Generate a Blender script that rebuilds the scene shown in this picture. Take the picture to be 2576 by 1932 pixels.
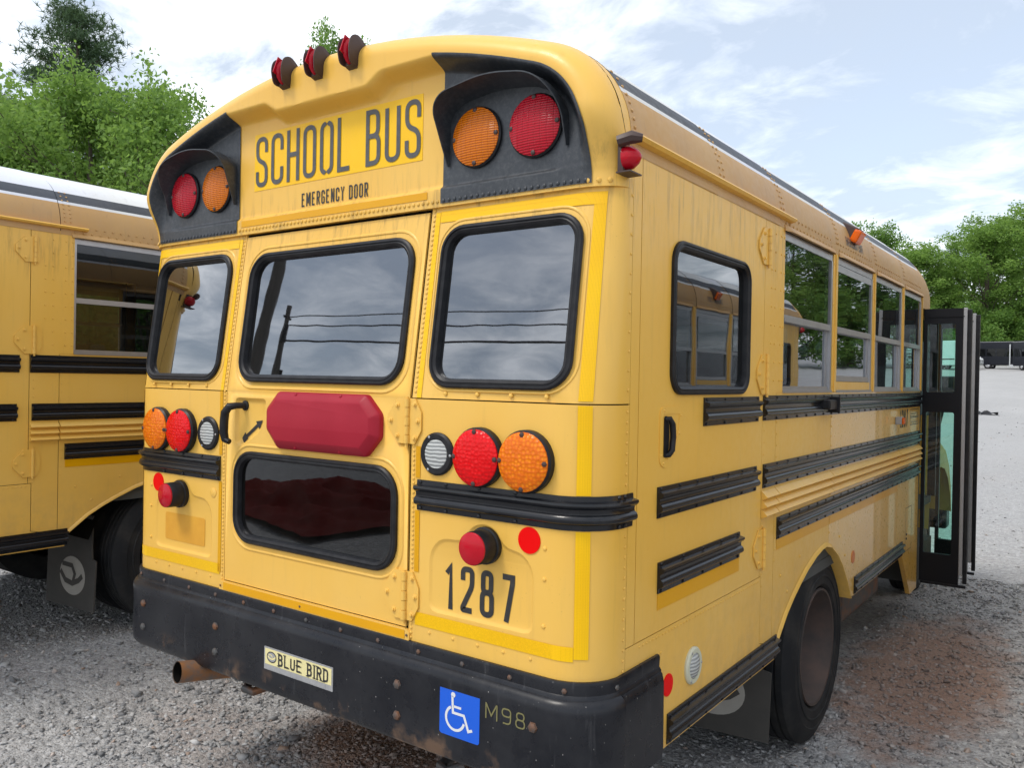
import bpy, bmesh, math, random
import numpy as np
from mathutils import Vector, Matrix
from mathutils.geometry import tessellate_polygon

rnd = random.Random(7)
S = bpy.context.scene
for o in list(bpy.data.objects):
    bpy.data.objects.remove(o, do_unlink=True)
COL = S.collection
PI = math.pi

# ------------------------------------------------------------------ camera
CAMPOS = Vector((2.380, -2.020, 1.870))
pitch, yaw, roll = -0.00714, -0.62740, 0.01790
fw = Vector((math.sin(yaw) * math.cos(pitch), math.cos(yaw) * math.cos(pitch), math.sin(pitch)))
rt = Vector((math.cos(yaw), -math.sin(yaw), 0))
up = rt.cross(fw)
rt2 = rt * math.cos(roll) + up * math.sin(roll)
up2 = up * math.cos(roll) - rt * math.sin(roll)
cam_d = bpy.data.cameras.new('camera')
cam_d.sensor_width = 36.0
cam_d.lens = 36.0 * 2072.9 / 2576.0
cam_d.clip_start = 0.05
cam_d.clip_end = 3000
cam = bpy.data.objects.new('camera', cam_d)
COL.objects.link(cam)
cam.matrix_world = Matrix(((rt2.x, up2.x, -fw.x, CAMPOS.x), (rt2.y, up2.y, -fw.y, CAMPOS.y),
                           (rt2.z, up2.z, -fw.z, CAMPOS.z), (0, 0, 0, 1)))
S.camera = cam

# ------------------------------------------------------------------ sky and sun
SUN_EL, SUN_AZ = math.radians(57), math.radians(205)     # azimuth from +Y clockwise: behind left of the camera
wd = bpy.data.worlds.new('World')
S.world = wd
wd.use_nodes = True
nt = wd.node_tree
nt.nodes.clear()
N = nt.nodes.new
out = N('ShaderNodeOutputWorld')
bg = N('ShaderNodeBackground')
bg.inputs['Strength'].default_value = 0.10
sky = N('ShaderNodeTexSky')
sky.sky_type = 'NISHITA'
sky.sun_disc = False
sky.sun_elevation = SUN_EL
sky.sun_rotation = SUN_AZ
sky.air_density = 1.0
sky.dust_density = 1.5
sky.ozone_density = 1.5
tc = N('ShaderNodeTexCoord')
sep = N('ShaderNodeSeparateXYZ')
nt.links.new(tc.outputs['Generated'], sep.inputs[0])


def wm(op, a, b=None, c=None):
    n = N('ShaderNodeMath')
    n.operation = op
    for i, v in enumerate((a, b, c)):
        if v is None:
            continue
        if isinstance(v, (int, float)):
            n.inputs[i].default_value = v
        else:
            nt.links.new(v, n.inputs[i])
    return n.outputs[0]


zz = wm('ADD', wm('MAXIMUM', sep.outputs['Z'], 0.0), 0.24)
px = wm('DIVIDE', sep.outputs['X'], zz)
py = wm('DIVIDE', sep.outputs['Y'], zz)
cmb = N('ShaderNodeCombineXYZ')
nt.links.new(px, cmb.inputs[0])
nt.links.new(py, cmb.inputs[1])


def wnoise(scale, detail, rough, off, dist=0.0, stretch=(1, 1, 1)):
    mp = N('ShaderNodeMapping')
    mp.inputs['Location'].default_value = off
    mp.inputs['Scale'].default_value = stretch
    mp.inputs['Rotation'].default_value = (0, 0, 0.5)
    nt.links.new(cmb.outputs[0], mp.inputs[0])
    n = N('ShaderNodeTexNoise')
    n.inputs['Scale'].default_value = scale
    n.inputs['Detail'].default_value = detail
    n.inputs['Roughness'].default_value = rough
    n.inputs['Distortion'].default_value = dist
    nt.links.new(mp.outputs[0], n.inputs[0])
    return n.outputs['Fac']


def wramp(fac, p0, p1, c0=(0, 0, 0, 1), c1=(1, 1, 1, 1)):
    r = N('ShaderNodeValToRGB')
    r.color_ramp.elements[0].position = p0
    r.color_ramp.elements[1].position = p1
    r.color_ramp.elements[0].color = c0
    r.color_ramp.elements[1].color = c1
    nt.links.new(fac, r.inputs[0])
    return r.outputs[0]


big = wnoise(0.62, 7, 0.55, (5.0, 4.0, 0), 0.2, (1, 1.25, 1))
fine = wnoise(4.2, 9, 0.60, (1.0, 9.0, 0), 0.4, (1, 1.35, 1))
mask = wramp(wm('ADD', wm('MULTIPLY', big, 0.78), wm('MULTIPLY', fine, 0.22)), 0.30, 0.68)
shade = wramp(wm('ADD', wm('MULTIPLY', fine, 0.6), wm('MULTIPLY', big, 0.4)), 0.43, 0.60,
              (5.4, 6.0, 6.8, 1), (19.0, 19.0, 19.0, 1))
mx0 = N('ShaderNodeMix')
mx0.data_type = 'RGBA'
mx0.blend_type = 'ADD'
mx0.inputs['Factor'].default_value = 1.0
nt.links.new(sky.outputs[0], mx0.inputs['A'])
mx0.inputs['B'].default_value = (3.6, 3.8, 3.9, 1)        # thin high veil over the blue
mx = N('ShaderNodeMix')
mx.data_type = 'RGBA'
nt.links.new(wm('MULTIPLY', mask, 0.9), mx.inputs['Factor'])
nt.links.new(mx0.outputs['Result'], mx.inputs['A'])
nt.links.new(shade, mx.inputs['B'])
nt.links.new(mx.outputs['Result'], bg.inputs['Color'])
nt.links.new(bg.outputs[0], out.inputs[0])

sun_d = bpy.data.lights.new('sun', 'SUN')
sun_d.energy = 1.5
sun_d.angle = math.radians(14)
sun_d.color = (1.0, 0.95, 0.87)
sun = bpy.data.objects.new('sun', sun_d)
COL.objects.link(sun)
sdir = Vector((math.sin(SUN_AZ) * math.cos(SUN_EL), math.cos(SUN_AZ) * math.cos(SUN_EL), math.sin(SUN_EL)))
sun.rotation_euler = sdir.to_track_quat('Z', 'Y').to_euler()
sun.location = sdir * 50

S.render.engine = 'CYCLES'
S.view_settings.view_transform = 'Standard'
S.view_settings.look = 'None'
S.view_settings.exposure = 0.34
S.view_settings.gamma = 1.0
S.cycles.max_bounces = 6
S.cycles.transparent_max_bounces = 12
S.cycles.diffuse_bounces = 3
S.cycles.glossy_bounces = 4
S.cycles.caustics_reflective = False
S.cycles.caustics_refractive = False

# ------------------------------------------------------------------ materials
MATS = {}


class MT:
    """small wrapper to wire a procedural material"""

    def __init__(self, name):
        self.m = bpy.data.materials.new(name)
        self.m.use_nodes = True
        self.t = self.m.node_tree
        self.b = self.t.nodes['Principled BSDF']
        MATS[name] = self.m

    def n(self, t, **k):
        x = self.t.nodes.new(t)
        for a, v in k.items():
            setattr(x, a, v)
        return x

    def l(self, a, b):
        self.t.links.new(a, b)

    def coord(self, scale=(1, 1, 1), kind='Object', rot=(0, 0, 0)):
        tc = self.n('ShaderNodeTexCoord')
        mp = self.n('ShaderNodeMapping')
        mp.inputs['Scale'].default_value = scale
        mp.inputs['Rotation'].default_value = rot
        self.l(tc.outputs[kind], mp.inputs[0])
        return mp.outputs[0]

    def noise(self, scale, detail=5, rough=0.55, vec=None, dist=0.0):
        x = self.n('ShaderNodeTexNoise')
        x.inputs['Scale'].default_value = scale
        x.inputs['Detail'].default_value = detail
        x.inputs['Roughness'].default_value = rough
        x.inputs['Distortion'].default_value = dist
        self.l(vec if vec is not None else self.coord(), x.inputs['Vector'])
        return x.outputs['Fac']

    def voro(self, scale, vec=None, feature='F1', out='Distance', rnd_=1.0):
        x = self.n('ShaderNodeTexVoronoi')
        x.feature = feature
        x.inputs['Scale'].default_value = scale
        if 'Randomness' in x.inputs:
            x.inputs['Randomness'].default_value = rnd_
        self.l(vec if vec is not None else self.coord(), x.inputs['Vector'])
        return x.outputs[out]

    def ramp(self, fac, stops):
        r = self.n('ShaderNodeValToRGB')
        e = r.color_ramp.elements
        while len(e) < len(stops):
            e.new(0.5)
        for i, (p, c) in enumerate(stops):
            e[i].position = p
            if isinstance(c, (int, float)):
                c = (c, c, c)
            e[i].color = (*c, 1)
        self.l(fac, r.inputs[0])
        return r.outputs[0]

    def mix(self, fac, a, b, blend='MIX'):
        x = self.n('ShaderNodeMix')
        x.data_type = 'RGBA'
        x.blend_type = blend
        for sck, v in ((x.inputs['Factor'], fac), (x.inputs['A'], a), (x.inputs['B'], b)):
            if isinstance(v, (int, float)):
                sck.default_value = v
            elif isinstance(v, tuple):
                sck.default_value = (*v, 1)
            else:
                self.l(v, sck)
        return x.outputs['Result']

    def math(self, op, a, b=0.0, c=None):
        x = self.n('ShaderNodeMath')
        x.operation = op
        for i, v in enumerate((a, b, c)):
            if v is None:
                continue
            if isinstance(v, (int, float)):
                x.inputs[i].default_value = v
            else:
                self.l(v, x.inputs[i])
        return x.outputs[0]

    def col(self, v):
        if isinstance(v, tuple):
            self.b.inputs['Base Color'].default_value = (*v, 1)
        else:
            self.l(v, self.b.inputs['Base Color'])

    def rough(self, v):
        if isinstance(v, (int, float)):
            self.b.inputs['Roughness'].default_value = v
        else:
            self.l(v, self.b.inputs['Roughness'])

    def bump(self, h, strength=0.3, dist=0.01):
        x = self.n('ShaderNodeBump')
        x.inputs['Strength'].default_value = strength
        x.inputs['Distance'].default_value = dist
        self.l(h, x.inputs['Height'])
        self.l(x.outputs[0], self.b.inputs['Normal'])

    def set(self, **k):
        for a, v in k.items():
            self.b.inputs[a.replace('_', ' ')].default_value = v


def paint(name, c, c2, rough=0.36, coat=0.10, streak=0.13, dirt=(0.16, 0.11, 0.06), dust=0.0, grime=False):
    m = MT(name)
    big = m.noise(1.7, 4, 0.5)
    fine = m.noise(38, 4, 0.6)
    st = m.noise(3.0, 6, 0.62, m.coord((9, 9, 0.7)))
    f = m.mix(m.ramp(big, [(0.3, 0.0), (0.72, 1.0)]), c, c2)
    f = m.mix(m.math('MULTIPLY', m.ramp(st, [(0.56, 0.0), (0.78, 1.0)]), streak), f, dirt)
    fade = m.ramp(m.noise(0.9, 5, 0.6, m.coord((1, 1, 0.6))), [(0.42, 0.0), (0.75, 1.0)])
    f = m.mix(m.math('MULTIPLY', fade, 0.34), f, (min(1, c[0] * 1.06 + .03), min(1, c[1] * 1.20 + .05), c[2] * 1.9 + .06))
    spk = m.voro(55)
    if grime:
        sz = m.n('ShaderNodeSeparateXYZ')
        m.l(m.coord(), sz.inputs[0])
        zf = m.math('DIVIDE', sz.outputs['Z'], 3.2)
        runs = m.ramp(m.noise(7.0, 5, 0.7, m.coord((5, 5, 0.45))), [(0.50, 0.0), (0.72, 1.0)])
        band = m.ramp(zf, [(0.70, 0.0), (0.765, 0.55), (0.80, 0.25), (0.82, 0.0)])
        f = m.mix(m.math('MULTIPLY', band, runs), f, (0.10, 0.065, 0.035))
        band2 = m.ramp(zf, [(0.20, 0.85), (0.36, 0.0)])
        spl = m.ramp(m.noise(11, 6, 0.7), [(0.40, 0.0), (0.75, 1.0)])
        f = m.mix(m.math('MULTIPLY', m.math('MULTIPLY', band2, spl), 0.55), f, (0.33, 0.22, 0.12))
    spm = m.math('MULTIPLY', m.ramp(spk, [(0.05, 1.0), (0.085, 0.0)]), m.ramp(m.noise(2.3), [(0.52, 0.0), (0.66, 0.55)]))
    f = m.mix(spm, f, (0.10, 0.06, 0.03))
    if dust:
        f = m.mix(m.math('MULTIPLY', m.ramp(m.noise(6, 6, 0.65, m.coord((1, 1, 0.35))), [(0.3, 0.2), (0.75, 1.0)]), dust), f, (0.36, 0.27, 0.20))
    m.col(f)
    m.rough(m.ramp(fine, [(0.3, rough - 0.06), (0.7, rough + 0.10)]))
    m.set(Coat_Weight=coat, Coat_Roughness=0.12, Specular_IOR_Level=0.36)
    m.bump(m.noise(1.8, 2, 0.45), 0.16, 0.02)
    return m


Y1, Y2 = (0.79, 0.470, 0.088), (0.78, 0.440, 0.066)
paint('bus_yellow', Y1, Y2, grime=True)
paint('bus_yellow_gloss', Y1, Y2, 0.30, 0.42, grime=True)
MATS['bus_yellow_gloss'].node_tree.nodes['Principled BSDF'].inputs['Coat Roughness'].default_value = 0.03
paint('roof_yellow', (0.56, 0.325, 0.10), (0.50, 0.27, 0.075), 0.5, 0.05, 0.35, dust=0.30)
paint('roof_white', (0.70, 0.70, 0.68), (0.60, 0.60, 0.58), 0.55, 0.0, 0.35, dirt=(0.30, 0.28, 0.25))
paint('stripe_black', (0.045, 0.048, 0.055), (0.07, 0.072, 0.078), 0.5, 0.0, 0.2, dirt=(0.2, 0.18, 0.16))

m = MT('black_rail')
m.col(m.mix(m.ramp(m.noise(5, 5, 0.6, m.coord((3, 0.6, 4))), [(0.5, 0.0), (0.85, 1.0)]), (0.008, 0.009, 0.012), (0.020, 0.020, 0.023)))
m.rough(0.26)
m.set(Coat_Weight=0.15, Coat_Roughness=0.08, Specular_IOR_Level=0.35)

m = MT('door_black')
m.col(m.mix(m.noise(4, 3), (0.006, 0.006, 0.008), (0.010, 0.010, 0.012)))
m.rough(0.40)
m.set(Specular_IOR_Level=0.2)

m = MT('black_panel')
dustm = m.math('MULTIPLY', m.ramp(m.noise(60, 6, 0.75), [(0.45, 0.0), (0.75, 1.0)]), 0.30)
m.col(m.mix(dustm, m.mix(m.ramp(m.noise(5, 5), [(0.35, 0.0), (0.75, 1.0)]), (0.020, 0.024, 0.030), (0.036, 0.042, 0.050)), (0.16, 0.16, 0.16)))
m.rough(0.40)

m = MT('bumper_black')
vv = m.coord((1, 1, 1))
base = m.mix(m.ramp(m.noise(4, 6, 0.65), [(0.4, 0.0), (0.75, 1.0)]), (0.009, 0.010, 0.014), (0.026, 0.027, 0.031))
strk = m.ramp(m.noise(26, 5, 0.7, m.coord((1, 1, 0.10))), [(0.60, 0.0), (0.78, 0.5)])
base = m.mix(strk, base, (0.11, 0.11, 0.115))
chip = m.ramp(m.voro(42, m.coord((1, 1, 0.6))), [(0.035, 1.0), (0.06, 0.0)])
base = m.mix(m.math('MULTIPLY', chip, m.ramp(m.noise(3.2), [(0.45, 0.0), (0.62, 1.0)])), base, (0.42, 0.40, 0.38))
sx = m.n('ShaderNodeSeparateXYZ')
m.l(vv, sx.inputs[0])
low = m.ramp(sx.outputs['Z'], [(0.655, 1.0), (0.76, 0.0)])
mud = m.math('MULTIPLY', low, m.ramp(m.noise(4.2, 6, 0.65), [(0.55, 0.0), (0.64, 0.9)]))
base = m.mix(mud, base, (0.21, 0.125, 0.075))
m.col(base)
m.rough(m.ramp(m.noise(16, 4), [(0.3, 0.22), (0.75, 0.40)]))
m.set(Specular_IOR_Level=0.25)
m.bump(m.noise(3, 2), 0.08, 0.02)

m = MT('rubber')
m.col(m.mix(m.ramp(m.noise(25, 5), [(0.4, 0.0), (0.8, 1.0)]), (0.008, 0.008, 0.010), (0.022, 0.022, 0.024)))
m.rough(0.42)
m.set(Specular_IOR_Level=0.28)

m = MT('tire')
m.col(m.mix(m.ramp(m.noise(7, 6, 0.6), [(0.4, 0.0), (0.75, 1.0)]), (0.014, 0.015, 0.017), (0.040, 0.038, 0.036)))
m.rough(0.75)
m.set(Specular_IOR_Level=0.25)

m = MT('rim_rust')
m.col(m.mix(m.ramp(m.noise(6, 5, 0.6), [(0.35, 0.0), (0.75, 1.0)]), (0.050, 0.040, 0.037), (0.105, 0.066, 0.052)))
m.rough(0.75)

m = MT('dark_gap')
m.col((0.010, 0.009, 0.008))
m.rough(0.95)
m.set(Specular_IOR_Level=0.0)

m = MT('interior')
m.col(m.mix(m.noise(3), (0.05, 0.055, 0.055), (0.09, 0.095, 0.09)))
m.rough(0.8)

m = MT('seat_vinyl')
m.col(m.mix(m.noise(12), (0.03, 0.05, 0.05), (0.06, 0.085, 0.08)))
m.rough(0.45)

m = MT('aluminium')
m.col(m.mix(m.noise(18, 5), (0.50, 0.50, 0.51), (0.36, 0.36, 0.37)))
m.set(Metallic=0.85)
m.rough(0.42)

m = MT('steel_dark')
m.col(m.mix(m.ramp(m.noise(11, 6, 0.65), [(0.45, 0.0), (0.62, 1.0)]), (0.10, 0.10, 0.10), (0.22, 0.10, 0.05)))
m.set(Metallic=0.6)
m.rough(0.55)

m = MT('pipe_rust')
m.col(m.mix(m.ramp(m.noise(9, 6, 0.65), [(0.42, 0.0), (0.6, 1.0)]), (0.17, 0.155, 0.145), (0.36, 0.16, 0.06)))
m.set(Metallic=0.5)
m.rough(0.6)


def tape(name, c, c2):
    m = MT(name)
    v = m.voro(230, m.coord((1, 1, 1.0)), 'DISTANCE_TO_EDGE', 'Distance', 0.12)
    f = m.mix(m.ramp(m.noise(2.2, 3), [(0.3, 0.0), (0.7, 1.0)]), c, c2)
    f = m.mix(m.math('MULTIPLY', m.ramp(v, [(0.0, 1.0), (0.10, 0.0)]), 0.28), f, (0.42, 0.21, 0.0))
    m.col(f)
    m.rough(0.35)
    m.set(Coat_Weight=0.15, Coat_Roughness=0.06, Specular_IOR_Level=0.25)
    return m


tape('tape_yellow', (0.93, 0.56, 0.001), (0.88, 0.48, 0.001))
tape('tape_amber', (0.78, 0.38, 0.001), (0.70, 0.33, 0.001))

m = MT('decal_grey')
m.col(m.mix(m.ramp(m.noise(40, 4), [(0.4, 0.0), (0.8, 1.0)]), (0.065, 0.064, 0.064), (0.095, 0.092, 0.09)))
m.rough(0.45)
m = MT('decal_black')
m.col(m.mix(m.ramp(m.noise(60, 4), [(0.5, 0.0), (0.8, 1.0)]), (0.022, 0.021, 0.022), (0.04, 0.038, 0.036)))
m.rough(0.45)


def lens(name, c, kind, c_dark=None):
    m = MT(name)
    c_dark = c_dark or tuple(v * 0.55 for v in c)
    xz = m.coord()
    if kind == 'ribs':
        w1 = m.n('ShaderNodeTexWave')
        w1.bands_direction = 'X'
        w1.inputs['Scale'].default_value = 14.0
        w1.inputs['Distortion'].default_value = 0.3
        m.l(xz, w1.inputs[0])
        w2 = m.n('ShaderNodeTexWave')
        w2.bands_direction = 'Z'
        w2.inputs['Scale'].default_value = 40.0
        m.l(xz, w2.inputs[0])
        h = m.math('ADD', m.math('MULTIPLY', m.ramp(w1.outputs['Fac'], [(0.0, 0.0), (0.15, 1.0)]), 0.8), m.math('MULTIPLY', w2.outputs['Fac'], 0.5))
        m.col(m.mix(m.ramp(w2.outputs['Fac'], [(0.2, 0.0), (0.9, 1.0)]), c_dark, c))
        m.bump(h, 0.55, 0.003)
    elif kind == 'led':
        v = m.voro(80, xz, 'F1', 'Distance', 0.55)
        m.col(m.mix(m.ramp(v, [(0.05, 1.0), (0.6, 0.0)]), c_dark, c))
        m.bump(v, 0.7, 0.004)
    elif kind == 'hlines':
        w2 = m.n('ShaderNodeTexWave')
        w2.bands_direction = 'Z'
        w2.inputs['Scale'].default_value = 26.0
        w2.inputs['Distortion'].default_value = 2.5
        m.l(xz, w2.inputs[0])
        m.col(m.mix(m.ramp(w2.outputs['Fac'], [(0.1, 0.0), (0.8, 1.0)]), c_dark, c))
        m.bump(w2.outputs['Fac'], 0.6, 0.004)
    else:
        m.col(m.mix(m.noise(30, 3), c, c_dark))
    m.rough(0.22)
    m.set(Coat_Weight=0.12, Coat_Roughness=0.05, Specular_IOR_Level=0.22)
    return m


lens('lens_red_ribs', (0.52, 0.006, 0.022), 'ribs', (0.30, 0.002, 0.010))
lens('lens_amber_ribs', (0.70, 0.19, 0.002), 'ribs', (0.42, 0.085, 0.001))
lens('lens_red', (0.80, 0.0, 0.004), 'led', (0.64, 0.0, 0.002))
lens('lens_amber', (0.85, 0.25, 0.002), 'led', (0.68, 0.13, 0.001))
lens('lens_clear', (0.50, 0.51, 0.49), 'hlines', (0.27, 0.28, 0.28))
lens('lens_red_plain', (0.50, 0.006, 0.02), 'plain', (0.40, 0.003, 0.012))
lens('lens_orange_plain', (0.80, 0.15, 0.01), 'plain', (0.62, 0.09, 0.005))
m = MT('reflector_red')
m.col((0.78, 0.0, 0.0))
m.rough(0.4)
m.set(Specular_IOR_Level=0.15)
m = MT('reflector_faded')
m.col((0.62, 0.20, 0.06))
m.rough(0.5)
m = MT('stop_box')
m.col(m.mix(m.ramp(m.noise(3.5, 5), [(0.35, 0.0), (0.7, 1.0)]), (0.30, 0.008, 0.022), (0.36, 0.014, 0.032)))
m.rough(0.45)
m.set(Specular_IOR_Level=0.25)
m = MT('lamp_brown')
m.col((0.050, 0.026, 0.022))
m.rough(0.5)
m = MT('plate_cream')
m.col(m.mix(m.noise(25, 3), (0.78, 0.70, 0.36), (0.70, 0.62, 0.30)))
m.rough(0.4)
m = MT('plate_silver')
m.col(m.mix(m.noise(60, 3), (0.38, 0.38, 0.38), (0.26, 0.26, 0.27)))
m.rough(0.4)
m = MT('sticker_blue')
m.col((0.004, 0.10, 0.62))
m.rough(0.3)
m = MT('sticker_white')
m.col((0.68, 0.69, 0.70))
m.rough(0.4)
m = MT('outline_gold')
m.col((0.17, 0.155, 0.06))
m.rough(0.5)
m = MT('lamp_cream')
m.col((0.55, 0.55, 0.42))
m.rough(0.4)
m = MT('stain_ochre')
m.col(m.mix(m.ramp(m.noise(9, 5, 0.6), [(0.3, 0.0), (0.75, 1.0)]), (0.72, 0.36, 0.03), (0.62, 0.28, 0.02)))
m.rough(0.55)
m = MT('flap_rubber')
m.col(m.mix(m.noise(8, 5), (0.035, 0.034, 0.032), (0.075, 0.068, 0.060)))
m.rough(0.8)
m = MT('flap_print')
m.col(m.mix(m.noise(12, 5), (0.42, 0.40, 0.36), (0.30, 0.28, 0.25)))
m.rough(0.8)


def glass(name, tint, f0, bumps=0.012):
    m = MT(name)
    t = m.t
    t.nodes.remove(m.b)
    lw = m.n('ShaderNodeLayerWeight')
    lw.inputs['Blend'].default_value = 0.5
    p = m.math('POWER', lw.outputs['Facing'], 3.2)
    fac = m.math('ADD', m.math('MULTIPLY', p, 0.85), f0)
    tr = m.n('ShaderNodeBsdfTransparent')
    tr.inputs[0].default_value = (*tint, 1)
    gl = m.n('ShaderNodeBsdfGlossy')
    gl.inputs['Roughness'].default_value = 0.012
    gl.inputs['Color'].default_value = (0.92, 0.95, 1.0, 1)
    bp = m.n('ShaderNodeBump')
    bp.inputs['Strength'].default_value = bumps
    bp.inputs['Distance'].default_value = 0.05
    m.l(m.noise(3.0, 2, 0.4), bp.inputs['Height'])
    m.l(bp.outputs[0], gl.inputs['Normal'])
    ms = m.n('ShaderNodeMixShader')
    m.l(fac, ms.inputs[0])
    m.l(tr.outputs[0], ms.inputs[1])
    m.l(gl.outputs[0], ms.inputs[2])
    # thin film of dust
    df = m.n('ShaderNodeBsdfDiffuse')
    df.inputs[0].default_value = (0.35, 0.33, 0.30, 1)
    ms2 = m.n('ShaderNodeMixShader')
    m.l(m.math('MULTIPLY', m.ramp(m.noise(5, 6, 0.65), [(0.35, 0.15), (0.75, 1.0)]), 0.018), ms2.inputs[0])
    m.l(ms.outputs[0], ms2.inputs[1])
    m.l(df.outputs[0], ms2.inputs[2])
    m.l(ms2.outputs[0], t.nodes['Material Output'].inputs['Surface'])
    return m


glass('glass_tint', (0.14, 0.15, 0.16), 0.205)
glass('glass_side', (0.26, 0.30, 0.30), 0.065)
glass('glass_green', (0.60, 0.86, 0.78), 0.06)
glass('glass_low', (0.14, 0.15, 0.16), 0.055)
M = MATS

# ------------------------------------------------------------------ mesh helpers


class MB:
    def __init__(self):
        self.v, self.f, self.mi, self.sm = [], [], [], []

    def add(self, pts, faces, mi=0, smooth=False):
        b = len(self.v)
        self.v += [tuple(p) for p in pts]
        for f in faces:
            self.f.append(tuple(b + i for i in f))
            self.mi.append(mi)
            self.sm.append(smooth)

    def quad(self, a, b, c, d, mi=0):
        self.add((a, b, c, d), ((0, 1, 2, 3),), mi)

    def box(self, x0, x1, y0, y1, z0, z1, mi=0, mat=None):
        p = [Vector((x, y, z)) for x in (x0, x1) for y in (y0, y1) for z in (z0, z1)]
        if mat is not None:
            p = [mat @ q for q in p]
        self.add(p, ((0, 1, 3, 2), (4, 6, 7, 5), (0, 4, 5, 1), (2, 3, 7, 6), (0, 2, 6, 4), (1, 5, 7, 3)), mi)

    def bbox(self, x0, x1, y0, y1, z0, z1, b=0.004, mi=0, mat=None):
        """box with chamfered edges"""
        bm = bmesh.new()
        bmesh.ops.create_cube(bm, size=1)
        for v in bm.verts:
            v.co = Vector((x0 + (v.co.x + .5) * (x1 - x0), y0 + (v.co.y + .5) * (y1 - y0), z0 + (v.co.z + .5) * (z1 - z0)))
        bmesh.ops.bevel(bm, geom=bm.edges[:], offset=b, segments=2, affect='EDGES', profile=0.6)
        self.bm(bm, mi, mat)

    def bm(self, bm, mi=0, mat=None, smooth=False):
        bm.verts.index_update()
        pts = [(mat @ v.co) if mat is not None else v.co.copy() for v in bm.verts]
        self.add(pts, [[v.index for v in f.verts] for f in bm.faces], mi, smooth)
        bm.free()

    def tube(self, path, r, n=8, mi=0, cap=True, smooth=True):
        path = [Vector(p) for p in path]
        R = r if isinstance(r, (list, tuple)) else [r] * len(path)
        rings = []
        prev = None
        for i, p in enumerate(path):
            t = (path[min(i + 1, len(path) - 1)] - path[max(i - 1, 0)])
            t = t.normalized() if t.length > 1e-9 else Vector((0, 0, 1))
            if prev is None:
                a = t.cross(Vector((0, 0, 1)))
                if a.length < 0.05:
                    a = t.cross(Vector((1, 0, 0)))
            else:
                a = prev - t * prev.dot(t)
            a.normalize()
            prev = a
            b = t.cross(a)
            rings.append([p + (a * math.cos(2 * PI * k / n) + b * math.sin(2 * PI * k / n)) * R[i] for k in range(n)])
        self.loft(rings, mi, True, smooth)
        if cap:
            self.add(rings[0], (tuple(range(n))[::-1],), mi)
            self.add(rings[-1], (tuple(range(n)),), mi)

    def loft(self, rings, mi=0, closed=True, smooth=True):
        n = len(rings[0])
        pts = [p for r in rings for p in r]
        fs = []
        for i in range(len(rings) - 1):
            for k in range(n if closed else n - 1):
                k2 = (k + 1) % n
                fs.append((i * n + k, i * n + k2, (i + 1) * n + k2, (i + 1) * n + k))
        self.add(pts, fs, mi, smooth)

    def grid(self, fn, nu, nv, mi=0, smooth=True):
        self.loft([[fn(i / nu, j / nv) for j in range(nv + 1)] for i in range(nu + 1)], mi, False, smooth)

    def lathe(self, prof, c, ax, n=28, mi=0, smooth=True, mis=None):
        """prof: list of (radius, height along ax)"""
        ax = Vector(ax).normalized()
        u = Vector((0, 0, 1)) if abs(ax.z) < 0.9 else Vector((1, 0, 0))
        u = (u - ax * u.dot(ax)).normalized()
        w = ax.cross(u)
        c = Vector(c)
        rings = [[c + ax * h + (u * math.cos(2 * PI * k / n) + w * math.sin(2 * PI * k / n)) * max(r, 1e-5) for k in range(n)] for r, h in prof]
        for i in range(len(rings) - 1):
            self.loft([rings[i], rings[i + 1]], mis[i] if mis else mi, True, smooth)

    def panel(self, outer, holes, mp, mi=0, thick=0.006, mi_edge=None, off=0.0):
        """flat plate with holes in (u,v), mapped by mp(u,v,off)"""
        loops = [[Vector((p[0], p[1], 0)) for p in l] for l in [outer] + list(holes)]
        flat = [p for l in loops for p in l]
        tris = tessellate_polygon(loops)
        self.add([mp(p.x, p.y, off) for p in flat], [tuple(t) for t in tris], mi)
        if thick:
            for l in loops:
                n = len(l)
                a = [mp(p.x, p.y, off) for p in l]
                b = [mp(p.x, p.y, off - thick) for p in l]
                self.add(a + b, [(k, (k + 1) % n, n + (k + 1) % n, n + k) for k in range(n)], mi if mi_edge is None else mi_edge)

    def sweep(self, prof, path, mi=0, caps=True, closed=False, smooth=False):
        """path: list of frames fn(off, h) -> point; prof: list of (off, h)"""
        rings = [[f(o, h) for o, h in prof] for f in path]
        if closed:
            rings.append(rings[0])
        self.loft(rings, mi, False, smooth)
        if caps and not closed:
            for r in (rings[0], rings[-1]):
                self.add(r, (tuple(range(len(r))),), mi)

    def rivet(self, p, nrm, r=0.007, mi=0):
        nrm = Vector(nrm).normalized()
        p = Vector(p)
        a = nrm.cross(Vector((0, 0, 1)))
        if a.length < 0.1:
            a = nrm.cross(Vector((1, 0, 0)))
        a.normalize()
        b = nrm.cross(a)
        pts = []
        for rr, h in ((r, 0.0), (r * 0.85, r * 0.38), (r * 0.4, r * 0.6)):
            pts += [p + (a * math.cos(k * PI / 3) + b * math.sin(k * PI / 3)) * rr + nrm * h for k in range(6)]
        fs = []
        for j in range(2):
            fs += [(j * 6 + k, j * 6 + (k + 1) % 6, j * 6 + 6 + (k + 1) % 6, j * 6 + 6 + k) for k in range(6)]
        fs.append((12, 13, 14, 15, 16, 17))
        self.add(pts, fs, mi, True)

    def build(self, name, mats, parent=None, label=None, kind=None, recalc=True):
        me = bpy.data.meshes.new(name)
        me.from_pydata(self.v, [], self.f)
        if not isinstance(mats, (list, tuple)):
            mats = [mats]
        for x in mats:
            me.materials.append(M[x] if isinstance(x, str) else x)
        me.polygons.foreach_set('material_index', self.mi)
        me.polygons.foreach_set('use_smooth', self.sm)
        if recalc:
            bm = bmesh.new()
            bm.from_mesh(me)
            bmesh.ops.remove_doubles(bm, verts=bm.verts, dist=0.00005)
            bmesh.ops.recalc_face_normals(bm, faces=bm.faces)
            bm.to_mesh(me)
            bm.free()
        me.update()
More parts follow.
